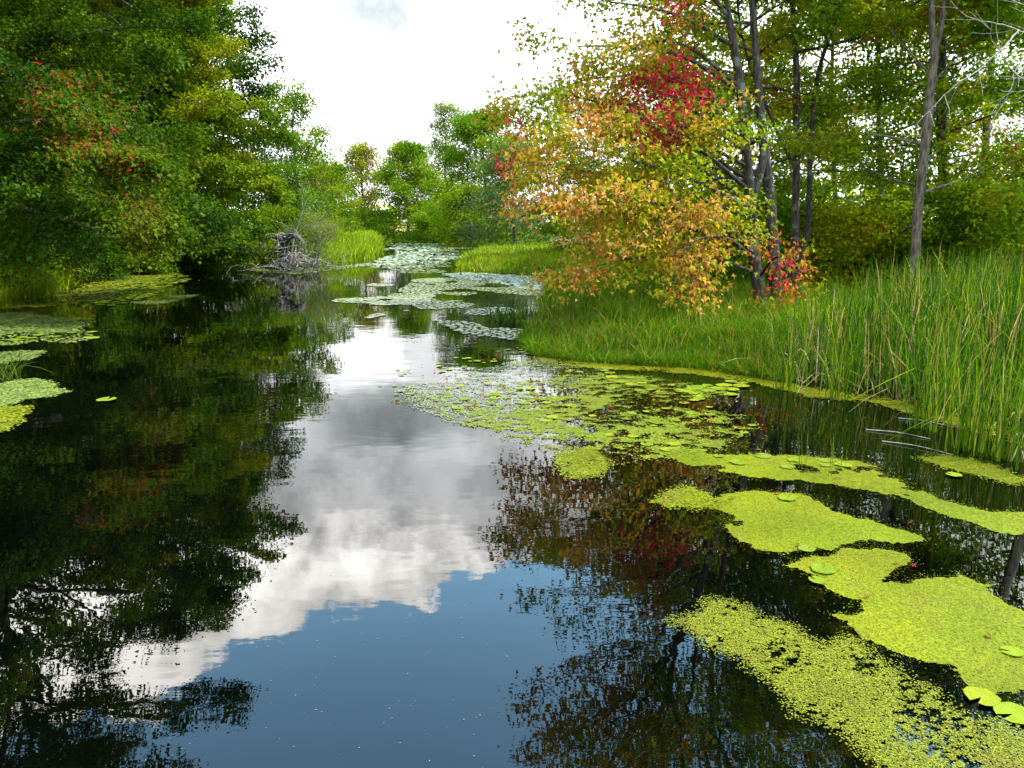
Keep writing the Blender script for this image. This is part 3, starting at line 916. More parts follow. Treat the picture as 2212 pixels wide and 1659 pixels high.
# undergrowth of the right wood, sun and shade put into the leaf palettes
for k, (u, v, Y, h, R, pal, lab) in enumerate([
        (1800, 600, 32, 2.7, 2.2, (G_YEL, G_YEL, (.12, .17, .008)), 'yellow-green shrub in sunlit leaf colours behind the grass between the grey stems and the pale trunk'),
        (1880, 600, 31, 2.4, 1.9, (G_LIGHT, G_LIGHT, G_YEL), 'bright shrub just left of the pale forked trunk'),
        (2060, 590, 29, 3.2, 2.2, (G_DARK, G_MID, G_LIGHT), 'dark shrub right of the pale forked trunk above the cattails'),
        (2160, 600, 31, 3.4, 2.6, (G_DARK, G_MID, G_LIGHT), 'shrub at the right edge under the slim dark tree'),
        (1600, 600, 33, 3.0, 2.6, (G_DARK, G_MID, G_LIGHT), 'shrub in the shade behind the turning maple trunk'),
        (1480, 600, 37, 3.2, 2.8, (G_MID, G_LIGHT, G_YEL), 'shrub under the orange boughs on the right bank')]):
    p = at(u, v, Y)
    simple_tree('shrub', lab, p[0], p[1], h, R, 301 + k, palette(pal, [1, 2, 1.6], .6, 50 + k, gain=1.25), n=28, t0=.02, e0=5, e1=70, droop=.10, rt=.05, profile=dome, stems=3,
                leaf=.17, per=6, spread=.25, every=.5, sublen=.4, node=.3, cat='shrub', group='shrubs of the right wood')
# bare branches of a dead tree reaching in at the top right
rg = np.random.default_rng(9)
bare = [(path((2330, 640, 17), (2325, 300, 17), (2330, 60, 17), (2340, -160, 17), (2330, -330, 17)), np.linspace(.13, .03, 25)[:25])]
bare[0] = (bare[0][0], np.linspace(.13, .03, len(bare[0][0])))
for q in [((2330, 120, 17), (2250, 90, 16.6), (2180, 60, 16.2), (2110, 48, 16), (2066, 20, 16)), ((2330, 40, 17), (2260, 30, 16.5), (2170, -10, 16), (2110, -60, 15.8)),
          ((2200, 66, 16.3), (2160, 110, 16), (2120, 150, 15.8), (2050, 200, 15.6), (2010, 240, 15.5)), ((2330, 200, 17), (2260, 190, 16.4), (2200, 170, 16), (2150, 110, 15.7), (2140, 70, 15.6)),
          ((2330, 260, 17), (2270, 240, 16.5), (2240, 200, 16), (2200, 196, 15.7)), ((2240, 85, 16.5), (2200, 140, 16.2), (2190, 185, 16.1), (2160, 230, 16)),
          ((2330, -40, 17), (2240, -50, 16.5), (2150, -20, 16.1), (2080, -30, 16))]:
    pth = path(*q)
    pth = pth + np.cumsum(rg.normal(0, .012, pth.shape), 0)
    bare.append((pth, np.linspace(.022, .004, len(pth))))
    tb, _, _ = twigs_from(rg, pth, .03, .45, .22, .1, .25)
    bare += tb
b0 = bare[0][0][0]
root = thing('bare_tree', b0, 'leafless pale tree whose twigs arch in at the top right corner', 'tree')
obj('trunk', tubes_mesh('trunk', [(p - b0, r) for p, r in bare], 6), M_BARK_BARE, root)

# ------------------------------------------------------------------ grass and reeds


def blades_mesh(name, base, h, wd, lean, bend, col, seg=2, kink=None):
    """thin tapering blades; base (N,3), lean (N,2) = horizontal direction, bend = how far the tip goes sideways in heights"""
    N = len(base)
    side = np.c_[-lean[:, 1], lean[:, 0], np.zeros(N)]
    rngb = np.random.default_rng(N)
    tw = rngb.uniform(0, 6.28, N)
    side = side * np.cos(tw)[:, None] * .6 + np.c_[lean, np.zeros(N)] * np.sin(tw)[:, None] * .6 + side * .4
    side = norm(side)
    V = []
    for k in range(seg + 1):
        t = k / seg
        x = bend * (.45 * t + .55 * t ** 2) * h
        z = h * (t - .42 * bend * t ** 2.4)
        if kink is not None:
            b = np.clip(t - kink, 0, 1)
            x = x + b * h * .9
            z = z - b * h * 1.25
        c = base + np.c_[lean * x[:, None], z]
        if k == seg:
            V.append(c[:, None])
        else:
            wk = wd * (1 - .55 * t ** 1.5)
            V.append(np.stack([c - side * wk[:, None] * .5, c + side * wk[:, None] * .5], 1))
    V = np.concatenate(V, 1)
    K = V.shape[1]
    f = []
    for k in range(seg - 1):
        a = 2 * k
        f += [(a, a + 1, a + 3), (a, a + 3, a + 2)]
    f.append((2 * seg - 2, 2 * seg - 1, 2 * seg))
    fc = (np.array(f)[None] + (np.arange(N) * K)[:, None, None]).reshape(-1, 3)
    return faces_mesh(name, V.reshape(-1, 3), fc, np.repeat(col, K, 0))


def pick(rng, cols, wts, n, jit=.25):
    wts = np.array(wts, float) / sum(wts)
    return np.array(cols, float)[rng.choice(len(cols), n, p=wts)] * (1 + rng.uniform(-jit, jit, (n, 1)))


def scatter_seen(rng, n, poly, z=.4):
    """points on the land whose density falls with distance as a viewer on the bridge sees it"""
    poly = np.array(poly, float)
    lo, hi = poly.min(0), poly.max(0)
    out = []
    while sum(map(len, out)) < n:
        q = rng.uniform(lo, hi, (n, 2))
        q = q[poly_sd(q, poly) > 0]
        b = q[:, 1] - 830; a = q[:, 0] - 1106
        d = np.c_[a, F * CP - b * SP, -F * SP - b * CP]
        k = d[:, 2] < -4
        d = d[k]
        p = d[:, :2] * ((z - CAM_Z) / d[:, 2])[:, None]
        out.append(p[bank_sd(p) < .12])
    p = np.vstack(out)[:n]
    return p


def grass_patch(name, label, seed, n, poly, h, cols, wts, wmin=.007, wpx=.00075, bend=(.15, .8), z=.4, patchy=.35, cat=None):
    rng = np.random.default_rng(seed)
    p = scatter_seen(rng, n, poly, z)
    p3 = np.c_[p, np.zeros(n)]
    keepm = (vnoise(p3, 2.4, seed + 7, 2) + rng.uniform(-.5, .5, n)) > -.15
    p, p3 = p[keepm], p3[keepm]; n = len(p)
    cl = vnoise(p3, 1.3, seed, 3)
    base = np.c_[p, ground_z(p) - .03]
    base[:, 2] = np.maximum(base[:, 2], -.05)
    d = np.linalg.norm(p, axis=1)
    hh = rng.uniform(*h, n) * (1 + patchy * cl)
    th = rng.uniform(0, 6.28, n) + cl * 2
    col = pick(rng, cols, wts, n)
    col *= (1 + .45 * vnoise(p3, .35, seed + 3, 2) + .25 * vnoise(p3, 1.8, seed + 4, 2))[:, None]
    me = blades_mesh(name, base, hh, np.maximum(wmin, d * wpx) * rng.uniform(.7, 1.3, n), np.c_[np.cos(th), np.sin(th)], rng.uniform(*bend, n), col, 3)
    return tag(obj(name, me, M_BLADE), label, cat or 'grass', kind='stuff')


GR = [(.024, .072, .002), (.044, .108, .002), (.080, .150, .003), (.15, .185, .006), (.22, .18, .05)]
grass_patch('bank_grass', 'lush long grass covering the right bank under the maple', 401, 95000,
            [(1105, 640), (1190, 590), (1300, 570), (1500, 585), (1720, 600), (1730, 700), (1700, 830), (1500, 800), (1300, 792), (1150, 775), (1110, 720)], (.22, .62), GR, [2, 3, 2.4, 1.0, .15], bend=(.2, 1.4), patchy=.75, wmin=.010)
grass_patch('meadow_grass', 'sunlit grass between the trunks of the right wood', 402, 22000,
            [(1500, 575), (1750, 545), (2212, 545), (2300, 600), (2300, 660), (1700, 690), (1560, 640)], (.35, .7), [(.09, .18, .004), (.15, .245, .005), (.22, .27, .008), (.26, .21, .05)], [2, 3, 2, .3], z=.7)
grass_patch('left_bank_grass', 'bright tall grass on the far left bank behind the brush pile', 403, 22000,
            [(640, 560), (690, 520), (715, 503), (838, 503), (838, 530), (832, 545), (800, 562), (720, 578), (650, 580)], (1.0, 1.9), [(.09, .16, .005), (.15, .22, .006), (.20, .245, .008), (.25, .21, .04)], [2, 3, 2.4, .3], wpx=.0010)
grass_patch('waterside_grass', 'grass fringe at the left picture edge under the red-tipped maple', 404, 14000,
            [(-60, 560), (190, 575), (240, 596), (170, 625), (60, 645), (-60, 660)], (.6, 1.3), [(.08, .15, .005), (.14, .20, .006), (.21, .23, .010)], [2, 3, 2])
grass_patch('spit_grass', 'low bright grass on the small spit reaching into the stream', 405, 20000,
            [(968, 582), (1000, 552), (1060, 545), (1200, 530), (1330, 530), (1330, 590), (1190, 606), (1000, 594)], (.35, .8), [(.08, .155, .005), (.14, .21, .006), (.19, .21, .010), (.24, .18, .05)], [2, 3, 2, .35], wpx=.0010)
grass_patch('far_bank_grass', 'far grass and rushes around the bend of the stream', 406, 22000,
            [(842, 503), (850, 494), (1200, 492), (1420, 500), (1420, 535), (1140, 545), (1050, 538), (980, 522), (842, 522)], (.45, .95), [(.055, .12, .005), (.10, .165, .006), (.16, .19, .010), (.22, .18, .05)], [2.4, 3, 1.6, .4], wpx=.0012, z=.9)
grass_patch('dry_grass', 'tan seeding grass behind the orange boughs on the spit', 407, 2500,
            [(1195, 520), (1300, 516), (1310, 540), (1200, 545)], (1.2, 1.7), [(.26, .19, .09), (.22, .15, .08), (.13, .14, .03)], [3, 2, 1], wpx=.0011, z=.6)


def shoots(rng, centers, per, h, cols, wts, spread=.09, wd=(.012, .022), bend=(.02, .35), seg=5, kinks=.08, wpx=.0009, z0=None):
    n = len(centers)
    base = np.repeat(centers, per, 0)
    N = len(base)
    base = base + np.c_[rng.normal(0, spread, (N, 2)), np.zeros(N)]
    hh = np.repeat(h, per) * rng.uniform(.55, 1.08, N)
    th = rng.uniform(0, 6.28, N)
    d = np.linalg.norm(base[:, :2], axis=1)
    bd = rng.uniform(*bend, N) * rng.uniform(.3, 1.4, N)
    kk = np.where(rng.random(N) < kinks, rng.uniform(.45, .8, N), 2.0)
    return dict(base=base, h=hh, wd=np.maximum(rng.uniform(*wd, N), d * wpx), lean=np.c_[np.cos(th), np.sin(th)], bend=bd, col=pick(rng, cols, wts, N), seg=seg, kink=kk)


CT = [(.016, .056, .004), (.029, .085, .003), (.058, .128, .003), (.125, .17, .006), (.28, .21, .09), (.16, .11, .045)]
CW = [3.2, 3.2, 2.6, 1.5, .6, .8]
rng = np.random.default_rng(77)
stand = np.array([(5.0, 15.6), (5.6, 14.35), (6.6, 13.15), (7.1, 12.1), (7.7, 10.9), (8.8, 9.4), (12, 8), (17, 12), (24, 20), (25, 26), (17, 25.5), (13, 22.0), (10.5, 20.0), (8.6, 18.0), (6.6, 16.9)])
q = rng.uniform(stand.min(0), stand.max(0), (5200, 2))
sd = poly_sd(q, stand) + vnoise(np.c_[q, np.zeros(len(q))], .8, 3, 2) * .5
q = q[sd > 0]; sdq = poly_sd(q, stand)
zz = np.maximum(ground_z(q) - .05, -.12)
hq = np.clip(1.15 + .36 * (q[:, 0] - 5.2), 1.0, 2.05) * (1 + .12 * vnoise(np.c_[q, zz], .5, 8, 2))
a = shoots(rng, np.c_[q, zz], 6, hq, CT, CW, spread=.12, wd=(.014, .030), bend=(.02, .62), kinks=.10)
tag(obj('cattails', blades_mesh('cattails', a['base'], a['h'], a['wd'], a['lean'], a['bend'], a['col'], a['seg'], a['kink']), M_BLADE), 'dense stand of tall green cattails at the right edge of the water', 'cattails', kind='stuff')


q = rng.uniform(stand.min(0), stand.max(0), (30000, 2))
sdq = poly_sd(q, stand)
q = q[(sdq > -.15) & (sdq < 1.1)][:1900]
th = rng.uniform(0, 6.28, len(q))
tag(obj('reed_litter', blades_mesh('reed_litter', np.c_[q, np.maximum(ground_z(q), 0) + .01], rng.uniform(.25, .95, len(q)), rng.uniform(.010, .022, len(q)), np.c_[np.cos(th), np.sin(th)], rng.uniform(.3, 2.2, len(q)),
    pick(rng, [(.30, .23, .11), (.18, .13, .06), (.10, .07, .035), (.35, .30, .17)], [2, 3, 2, .7], len(q)), 4, np.where(rng.random(len(q)) < .4, rng.uniform(.3, .7, len(q)), 2.0)), M_BLADE),
    'brown and tan dead reed litter at the foot of the cattails', 'litter', kind='stuff')
grass_patch('bank_weeds', 'taller weeds and seeding grass standing out of the bank grass', 408, 5200,
            [(1130, 660), (1190, 610), (1500, 600), (1700, 620), (1700, 800), (1500, 795), (1300, 786), (1160, 768)], (.5, 1.05), [(.035, .085, .005), (.085, .14, .005), (.20, .18, .03), (.16, .09, .03)], [2.4, 3, 1.2, .6],
            bend=(.05, .9), patchy=.6, wmin=.009, cat='weeds')


def reed_clump(name, label, p, n, h, r, seed, cat='reeds', group=None, cols=CT, wts=CW, bend=(.02, .4), kinks=.1, wd=(.012, .02)):
    rng = np.random.default_rng(seed)
    c = np.c_[rng.normal(0, r, (n, 2)), np.full(n, -.06)]
    s = shoots(rng, c, 3, np.full(n, h), cols, wts, .03, wd=wd, bend=bend, kinks=kinks)
    o = obj(name, blades_mesh(name, s['base'], s['h'], s['wd'], s['lean'], s['bend'], s['col'], s['seg'], s['kink']), M_BLADE)
    o.location = (p[0], p[1], 0)
    return tag(o, label, cat, group)


LIGHT_W = [1, 2, 3, 2.6, .6, .2]
for k, (u, v, n, h, r, lab) in enumerate([
        (1988, 925, 13, 2.0, .10, 'slim cattail clump in open dark water left of the wide front clump'),
        (2085, 968, 24, 1.9, .16, 'wide front cattail clump in the water before the dense stand'),
        (2150, 985, 16, 1.7, .14, 'cattail clump between the wide front clump and the right picture edge'),
        (2205, 1000, 18, 1.6, .16, 'cattail clump cut by the right picture edge'),
        (1690, 842, 12, 1.5, .13, 'light green cattail clump at the left end of the dense stand'),
        (1800, 862, 12, 1.8, .13, 'cattail clump at the waterline in the middle of the dense stand'),
        (2040, 905, 14, 1.9, .15, 'cattail clump standing between the slim clump and the dense stand')]):
    reed_clump('cattail_clump', lab, on(u, v), n, h, r, 501 + k, 'cattails', 'cattail clumps standing in the water', CT, LIGHT_W)
for k, (u, v, h, lab) in enumerate([(1740, 1008, .62, 'short thin reed shoot, leftmost of those growing out of the mat'), (1776, 1022, .55, 'reed shoot leaning in the middle of the mat'),
                                    (1790, 1030, .70, 'tallest reed shoot on the mat, beside the leaning one'), (1822, 1008, .50, 'short reed shoot nearest the right end of the mat'),
                                    (1610, 830, .5, 'single thin reed in the water before the bank grass')]):
    reed_clump('reed_shoot', lab, on(u, v), 1, h, .004, 521 + k, 'reed', 'thin reed shoots', [(.06, .12, .008)], [1], bend=(.02, .15), kinks=0, wd=(.008, .012))
reed_clump('sedge_tuft', 'dark arching sedge tuft at the left picture edge above the large mat', on(5, 822), 26, .85, .16, 531, 'sedge', None, [(.02, .05, .008), (.07, .11, .01), (.13, .14, .02)], [2, 2, 1], bend=(.4, 1.1))
for k, (u, v, h) in enumerate([(1085, 692, .55), (1112, 698, .6), (1140, 690, .7), (1165, 700, .6), (1100, 684, .5)]):
    reed_clump('water_plant', 'broad-leaved dark green plant standing in the shallows at the tip of the right bank', on(u, v), 13, h, .17, 541 + k, 'water plant', 'leafy plants in the shallows',
               [(.02, .06, .01), (.035, .085, .012), (.08, .12, .012)], [2, 2, 1], bend=(.2, .7), wd=(.03, .05))
for k, (u, v, h) in enumerate([(1235, 700, 1.5), (1260, 690, 1.4), (1215, 690, 1.3), (1185, 680, 1.2)]):
    reed_clump('stem_clump', 'sparse dark upright stems under the lowest orange bough', on(u, v, .4) + np.array([0, 0, .0]), 5, h, .18, 561 + k, 'weed stems', 'stems under the low bough',
               [(.03, .045, .01), (.06, .08, .012)], [2, 1], bend=(.0, .15), kinks=0)
for k, (q0, q1, lab) in enumerate([((1870, 930), (2010, 950), 'pale dead stalk lying on dark water left of the slim clump'), ((1905, 955), (2060, 985), 'long thin dead stalk nearest the wide front clump'),
                                   ((1940, 905), (2060, 925), 'dead stalk afloat just behind the slim clump'), ((2190, 975), (2225, 1040), 'stout tan stalk leaning into the water at the right edge')]):
    a, b = on(*q0), on(*q1)
    mid = (a + b) / 2 + np.array([.03, .05, .02])
    pth = curve([a + [0, 0, .012 if k < 3 else .25], mid + [0, 0, .005 if k < 3 else .12], b + [0, 0, .01]], 5)
    tag(obj('dead_stalk', tubes_mesh('dead_stalk', [(pth - a, np.linspace(.009, .005, len(pth)))], 5), M_DEAD), lab, 'stalk', 'dead stalks in the water').location = tuple(a)

# ------------------------------------------------------------------ floating mats, lily pads and fallen leaves
WEED = [(.078, .094, .0012), (.100, .108, .0012), (.130, .114, .002), (.046, .066, .002)]
WW = [3, 3, 1.4, 1.2]
WPALE = [(.085, .115, .022), (.11, .135, .03), (.07, .10, .02)]


def duckweed(name, label, dpoly, seed, cell=.03, amp=.10, freq=2.5, hole=.55, hfreq=1.6, n_leaf=4000, size=.03, cols=WEED, wts=WW, sheet_on=True, ffreq=9.0, cat='duckweed', group='duckweed mats', fine=.0, mat=None):
    M_W = mat or M_WEED
    rng = np.random.default_rng(seed)
    poly = np.array([on(*p)[:2] for p in dpoly])
    lo, hi = poly.min(0) - .2, poly.max(0) + .2
    c0 = (lo + hi) / 2

    def field(p):
        p3 = np.c_[p, np.zeros(len(p))]
        s = poly_sd(p, poly) + amp * vnoise(p3, freq, seed, 3) + min(amp, .10) * .45 * vnoise(p3, max(freq * 4, 12.0) if amp < .3 else freq * 4, seed + 3, 2)
        h = vnoise(p3, hfreq, seed + 5, 3)
        if fine:
            h = h + fine * vnoise(p3 * np.array([1, 1.25, 1]), ffreq, seed + 9, 3)
        return np.minimum(s, (hole - h) * .3)
    verts = []; faces = np.zeros((0, 4), int); cols_ = []
    if sheet_on:
        gx = np.arange(lo[0], hi[0], cell); gy = np.arange(lo[1], hi[1], cell)
        X, Y = np.meshgrid(gx, gy)
        p = np.c_[X.ravel(), Y.ravel()] + rng.uniform(-.28, .28, (X.size, 2)) * cell
        f = field(p).reshape(X.shape)
        ok = f > 0
        cellok = ok[:-1, :-1] & ok[1:, :-1] & ok[:-1, 1:] & ok[1:, 1:]
        idx = np.arange(X.size).reshape(X.shape)
        q = np.stack([idx[:-1, :-1], idx[:-1, 1:], idx[1:, 1:], idx[1:, :-1]], -1)[cellok]
        used, inv = np.unique(q, return_inverse=True)
        faces = inv.reshape(-1, 4)
        pv = p[used]
        z = .005 + .004 * vnoise(np.c_[pv, np.zeros(len(pv))], 6, seed + 2, 2)
        verts = np.c_[pv - c0, z]
        cc = pick(rng, cols, wts, len(pv), .15) * .45 + np.array(cols[0]) * .55
        cc = cc * (1 + .34 * vnoise(np.c_[pv, z], 1.3, seed + 11, 3))[:, None] * (1 + np.array([.30, .06, 0]) * vnoise(np.c_[pv, z], .8, seed + 31, 2)[:, None])
        br = np.clip(vnoise(np.c_[pv, z], 2.6, seed + 21, 3) * 2.2 - .55, 0, .75)[:, None]
        cc = cc * (1 - br) + np.array([.085, .065, .010]) * br
        cols_ = cc
    o = None
    if len(faces):
        o = obj(name, faces_mesh(name, verts, faces, cols_), M_W)
    # leaflets over the sheet and beyond its ragged edge
    pts = []
    tot = 0
    while tot < n_leaf and len(pts) < 60:
        q = rng.uniform(lo, hi, (n_leaf * 2, 2))
        k = field(q) > -.14 * rng.random(len(q)) ** 3.5
        pts.append(q[k]); tot += k.sum()
    q = np.vstack(pts)[:n_leaf]
    n = len(q)
    P = np.c_[q - c0, .010 + rng.uniform(0, .006, n)]
    th = rng.uniform(0, 6.28, n)
    ax = np.c_[np.cos(th), np.sin(th), rng.normal(0, .10, n)]
    nr = norm(UP + rng.normal(0, .09, (n, 3)))
    cl = pick(rng, cols, wts, n, .18) * (1 + .25 * vnoise(np.c_[q, np.zeros(n)], 1.3, seed + 11, 3))[:, None]
    br = np.clip(vnoise(np.c_[q - c0, np.full(n, .005)], 2.6, seed + 21, 3) * 2.2 - .55, 0, .6)[:, None]
    cl = cl * (1 - br) + np.array([.085, .065, .010]) * br
    lm = leaves_mesh(name if o is None else 'leaflets', P, ax, nr, size * rng.uniform(.6, 1.4, n), cl, 'round')
    if o is None:
        o = obj(name, lm, M_W)
    else:
        obj('leaflets', lm, M_W, o)['kind'] = 'stuff'
    o.location = (c0[0], c0[1], 0)
    return tag(o, label, cat, group)


duckweed('duckweed_mat', 'leafy feathery mat in the bottom right corner, nearest the viewer',
         [(1470, 1345), (1520, 1330), (1545, 1305), (1600, 1312), (1640, 1345), (1700, 1360), (1740, 1385), (1790, 1400), (1830, 1385), (1870, 1420), (1930, 1450), (1960, 1490), (2010, 1500), (2060, 1545), (2120, 1570),
          (2170, 1580), (2260, 1600), (2300, 1700), (2000, 1700), (1900, 1640), (1850, 1590), (1800, 1560), (1730, 1540), (1690, 1490), (1640, 1450), (1580, 1410), (1530, 1390)], 601,
         cell=.02, amp=.07, freq=5, hole=.24, hfreq=3.0, n_leaf=42000, size=.0095, fine=1.3, ffreq=24, cols=[(.108, .114, .006), (.136, .130, .008), (.082, .098, .005), (.04, .045, .006)], wts=[3, 2, 2.4, 1], sheet_on=False)
duckweed('duckweed_mat', 'largest bright mat, with a dark notch, running to the right picture edge',
         [(1695, 1222), (1780, 1200), (1850, 1183), (1905, 1184), (1960, 1198), (1975, 1215), (1930, 1230), (1915, 1255), (1960, 1262), (2010, 1245), (2070, 1240), (2130, 1262), (2170, 1300), (2230, 1330), (2300, 1380),
          (2300, 1500), (2212, 1500), (2150, 1492), (2090, 1480), (2050, 1440), (1990, 1425), (1930, 1412), (1860, 1380), (1820, 1350), (1800, 1330), (1850, 1318), (1845, 1300), (1790, 1275), (1770, 1250)], 602,
         cell=.02, amp=.09, freq=5, hole=.62, hfreq=2.2, n_leaf=8000, size=.0075, fine=.35)
duckweed('duckweed_mat', 'bright oblong mat directly behind the largest one',
         [(1525, 1095), (1570, 1070), (1620, 1058), (1720, 1066), (1770, 1085), (1800, 1108), (1880, 1122), (1960, 1145), (2005, 1166), (1950, 1176), (1860, 1168), (1820, 1178), (1790, 1190), (1760, 1184), (1700, 1200), (1640, 1190),
          (1590, 1160), (1560, 1135), (1575, 1115)], 603, cell=.024, amp=.10, freq=4.5, hole=.52, hfreq=2, n_leaf=5000, size=.0085, fine=.35)
duckweed('duckweed_mat', 'small ragged mat left of the oblong one', [(1415, 1085), (1450, 1062), (1490, 1052), (1530, 1078), (1560, 1088), (1500, 1098), (1450, 1095)], 604, cell=.03, amp=.09, freq=4, hole=.25, n_leaf=2500, size=.018, fine=.5)
duckweed('duckweed_mat', 'long bright mat carrying the thin reed shoots',
         [(1420, 985), (1480, 965), (1560, 985), (1640, 978), (1700, 985), (1790, 990), (1870, 998), (1920, 1020), (1955, 1045), (1965, 1072), (1990, 1062), (2050, 1085), (2120, 1102), (2230, 1112), (2260, 1150), (2180, 1154),
          (2100, 1135), (2020, 1108), (1960, 1082), (1880, 1060), (1800, 1048), (1700, 1040), (1620, 1030), (1520, 1018), (1470, 1000)], 605, cell=.03, amp=.14, freq=4, hole=.42, hfreq=1.6, n_leaf=6000, size=.011, fine=.4)
duckweed('duckweed_mat', 'small bright mat between the front cattails and the right picture edge', [(1990, 992), (2040, 985), (2100, 995), (2150, 1008), (2190, 1028), (2230, 1040), (2180, 1046), (2100, 1024), (2040, 1012)], 606, cell=.03, amp=.06, freq=3, hole=.5, n_leaf=3000, size=.017, fine=.3)
duckweed('duckweed_mat', 'broken mat of weed and pads spread across the middle of the water',
         [(870, 866), (930, 850), (1010, 858), (1100, 830), (1200, 812), (1300, 805), (1400, 815), (1480, 828), (1560, 838), (1565, 852), (1500, 868), (1430, 880), (1540, 890), (1600, 900), (1640, 925), (1620, 945), (1560, 965), (1480, 990),
          (1400, 990), (1300, 1010), (1280, 1035), (1220, 1020), (1180, 985), (1130, 955), (1060, 925), (1000, 908), (960, 885)], 607, cell=.032, amp=.5, freq=1.3, hole=-.01, hfreq=1.2, n_leaf=20000, size=.022, fine=1.5, ffreq=6.5, cols=[(.10, .12, .006), (.12, .135, .008), (.08, .10, .010), (.05, .055, .008)], wts=[3, 2, 2, .8])
duckweed('duckweed_mat', 'thin broken film of weed glinting on the bright water left of the bank tip',
         [(850, 862), (880, 838), (960, 815), (1060, 790), (1150, 775), (1290, 795), (1330, 808), (1260, 830), (1160, 850), (1130, 895), (1060, 918), (960, 895), (890, 876)], 620, mat=M_WET,
         cell=.03, amp=.4, freq=1.2, hole=-.02, hfreq=1.0, n_leaf=8500, size=.024, fine=1.7, ffreq=7, cols=[(.085, .10, .015), (.105, .115, .02), (.065, .08, .014)], wts=[1, 1, 1], sheet_on=False)  # paler tints: sky glare between the leaflets put into their colour
duckweed('duckweed_mat', 'rounded weed patch on the dark reflection left of the long mat', [(1190, 985), (1230, 965), (1290, 975), (1310, 1005), (1290, 1030), (1240, 1032), (1205, 1010)], 608, cell=.03, amp=.22, freq=3, hole=.12, n_leaf=3500, size=.018, fine=1.2, ffreq=8)
duckweed('duckweed_mat', 'continuous green fringe of weed along the foot of the cattails',
         [(1160, 775), (1300, 788), (1440, 795), (1520, 797), (1650, 812), (1740, 838), (1900, 858), (2060, 884), (2240, 950), (2240, 975), (2120, 935), (2000, 905), (1880, 868), (1750, 858), (1640, 828), (1530, 812), (1400, 802), (1280, 796), (1180, 784)], 609,
         cell=.05, amp=.16, freq=1.6, hole=.22, hfreq=1.2, n_leaf=12000, size=.028, fine=.5, ffreq=5)
duckweed('duckweed_mat', 'wide mat at the left picture edge below the sedge tuft', [(-30, 838), (30, 825), (75, 820), (115, 832), (112, 842), (140, 848), (100, 858), (50, 864), (0, 880), (-40, 890)], 610, cell=.05, amp=.10, freq=2, hole=.55, n_leaf=5000, size=.045, fine=.3, cols=WPALE + WEED[:1], wts=[2, 2, 2, 1])
duckweed('duckweed_mat', 'lower mat at the left picture edge, split into lobes', [(-30, 890), (10, 882), (62, 880), (50, 895), (30, 902), (45, 912), (10, 930), (-30, 940)], 611, cell=.045, amp=.10, freq=2.5, hole=.5, n_leaf=3000, size=.04, fine=.3)
duckweed('duckweed_mat', 'pale pad-covered mat at the left edge under the hanging bough', [(-40, 680), (60, 675), (130, 688), (205, 690), (180, 704), (160, 712), (212, 732), (150, 742), (90, 736), (30, 745), (-40, 748)], 612, mat=M_WET, cell=.08, amp=.30, freq=.9, hole=.25, hfreq=.7, n_leaf=5000, size=.075, fine=.4, cols=WPALE, wts=[1, 1, 1])
duckweed('duckweed_mat', 'narrow mat at the left edge between the pale mat and the sedge tuft', [(-30, 765), (40, 760), (92, 760), (70, 775), (10, 786), (-30, 790)], 613, mat=M_WET, cell=.06, amp=.15, freq=1.2, hole=.4, n_leaf=2000, size=.055, cols=WPALE, wts=[1, 1, 1])
duckweed('duckweed_mat', 'streaky yellow-green mat in front of the left waterside grass', [(-40, 655), (60, 648), (150, 628), (210, 605), (300, 594), (370, 596), (340, 604), (320, 615), (270, 628), (240, 645), (160, 658), (120, 666), (60, 664), (-40, 675)], 614,
         cell=.10, amp=.55, freq=.6, hole=.10, hfreq=.45, n_leaf=7000, size=.09, fine=.35, cols=WEED + WPALE[:1], wts=[2, 3, 2, 1, 2])
duckweed('duckweed_mat', 'lone narrow raft of weed on the dark reflection left of centre', [(278, 652), (330, 648), (370, 640), (425, 637), (395, 648), (360, 656), (320, 662)], 615, mat=M_WET, cell=.07, amp=.22, freq=1.0, hole=.4, n_leaf=2000, size=.065, cols=WPALE + WEED[:1], wts=[2, 2, 2, 1])
duckweed('duckweed_mat', 'smooth pale green sheet of weed in the bay beside the spit', [(955, 592), (1000, 589), (1100, 594), (1172, 598), (1178, 615), (1170, 632), (1120, 622), (1050, 608), (985, 600)], 616, mat=M_WET, cell=.16, amp=.5, freq=.5, hole=.6, hfreq=.4, n_leaf=4000, size=.13, cols=WPALE, wts=[1, 1.4, .8])
duckweed('duckweed_mat', 'far pale mat where the stream narrows', [(800, 572), (850, 552), (880, 545), (960, 540), (1005, 545), (1000, 556), (960, 566), (905, 577), (850, 580)], 617, mat=M_WET, cell=.26, amp=1.1, freq=.28, hole=.12, hfreq=.3, n_leaf=5000, size=.24, fine=.2, cols=WPALE, wts=[1, 1.4, .8])
duckweed('duckweed_mat', 'farthest pale mat at the bend of the stream', [(835, 540), (850, 526), (900, 522), (990, 528), (1030, 536), (985, 540), (900, 543)], 618, mat=M_WET, cell=.4, amp=2.0, freq=.16, hole=.12, hfreq=.2, n_leaf=5000, size=.38, cols=WPALE, wts=[1, 1.4, .8])
duckweed('duckweed_mat', 'thin strip of weed along the foot of the brush pile', [(520, 580), (600, 584), (700, 578), (790, 570), (800, 574), (720, 583), (640, 592), (560, 588)], 619, mat=M_WET, cell=.12, amp=.5, freq=.5, hole=.1, hfreq=.5, n_leaf=2500, size=.11, cols=WPALE, wts=[1, 1.4, .8])


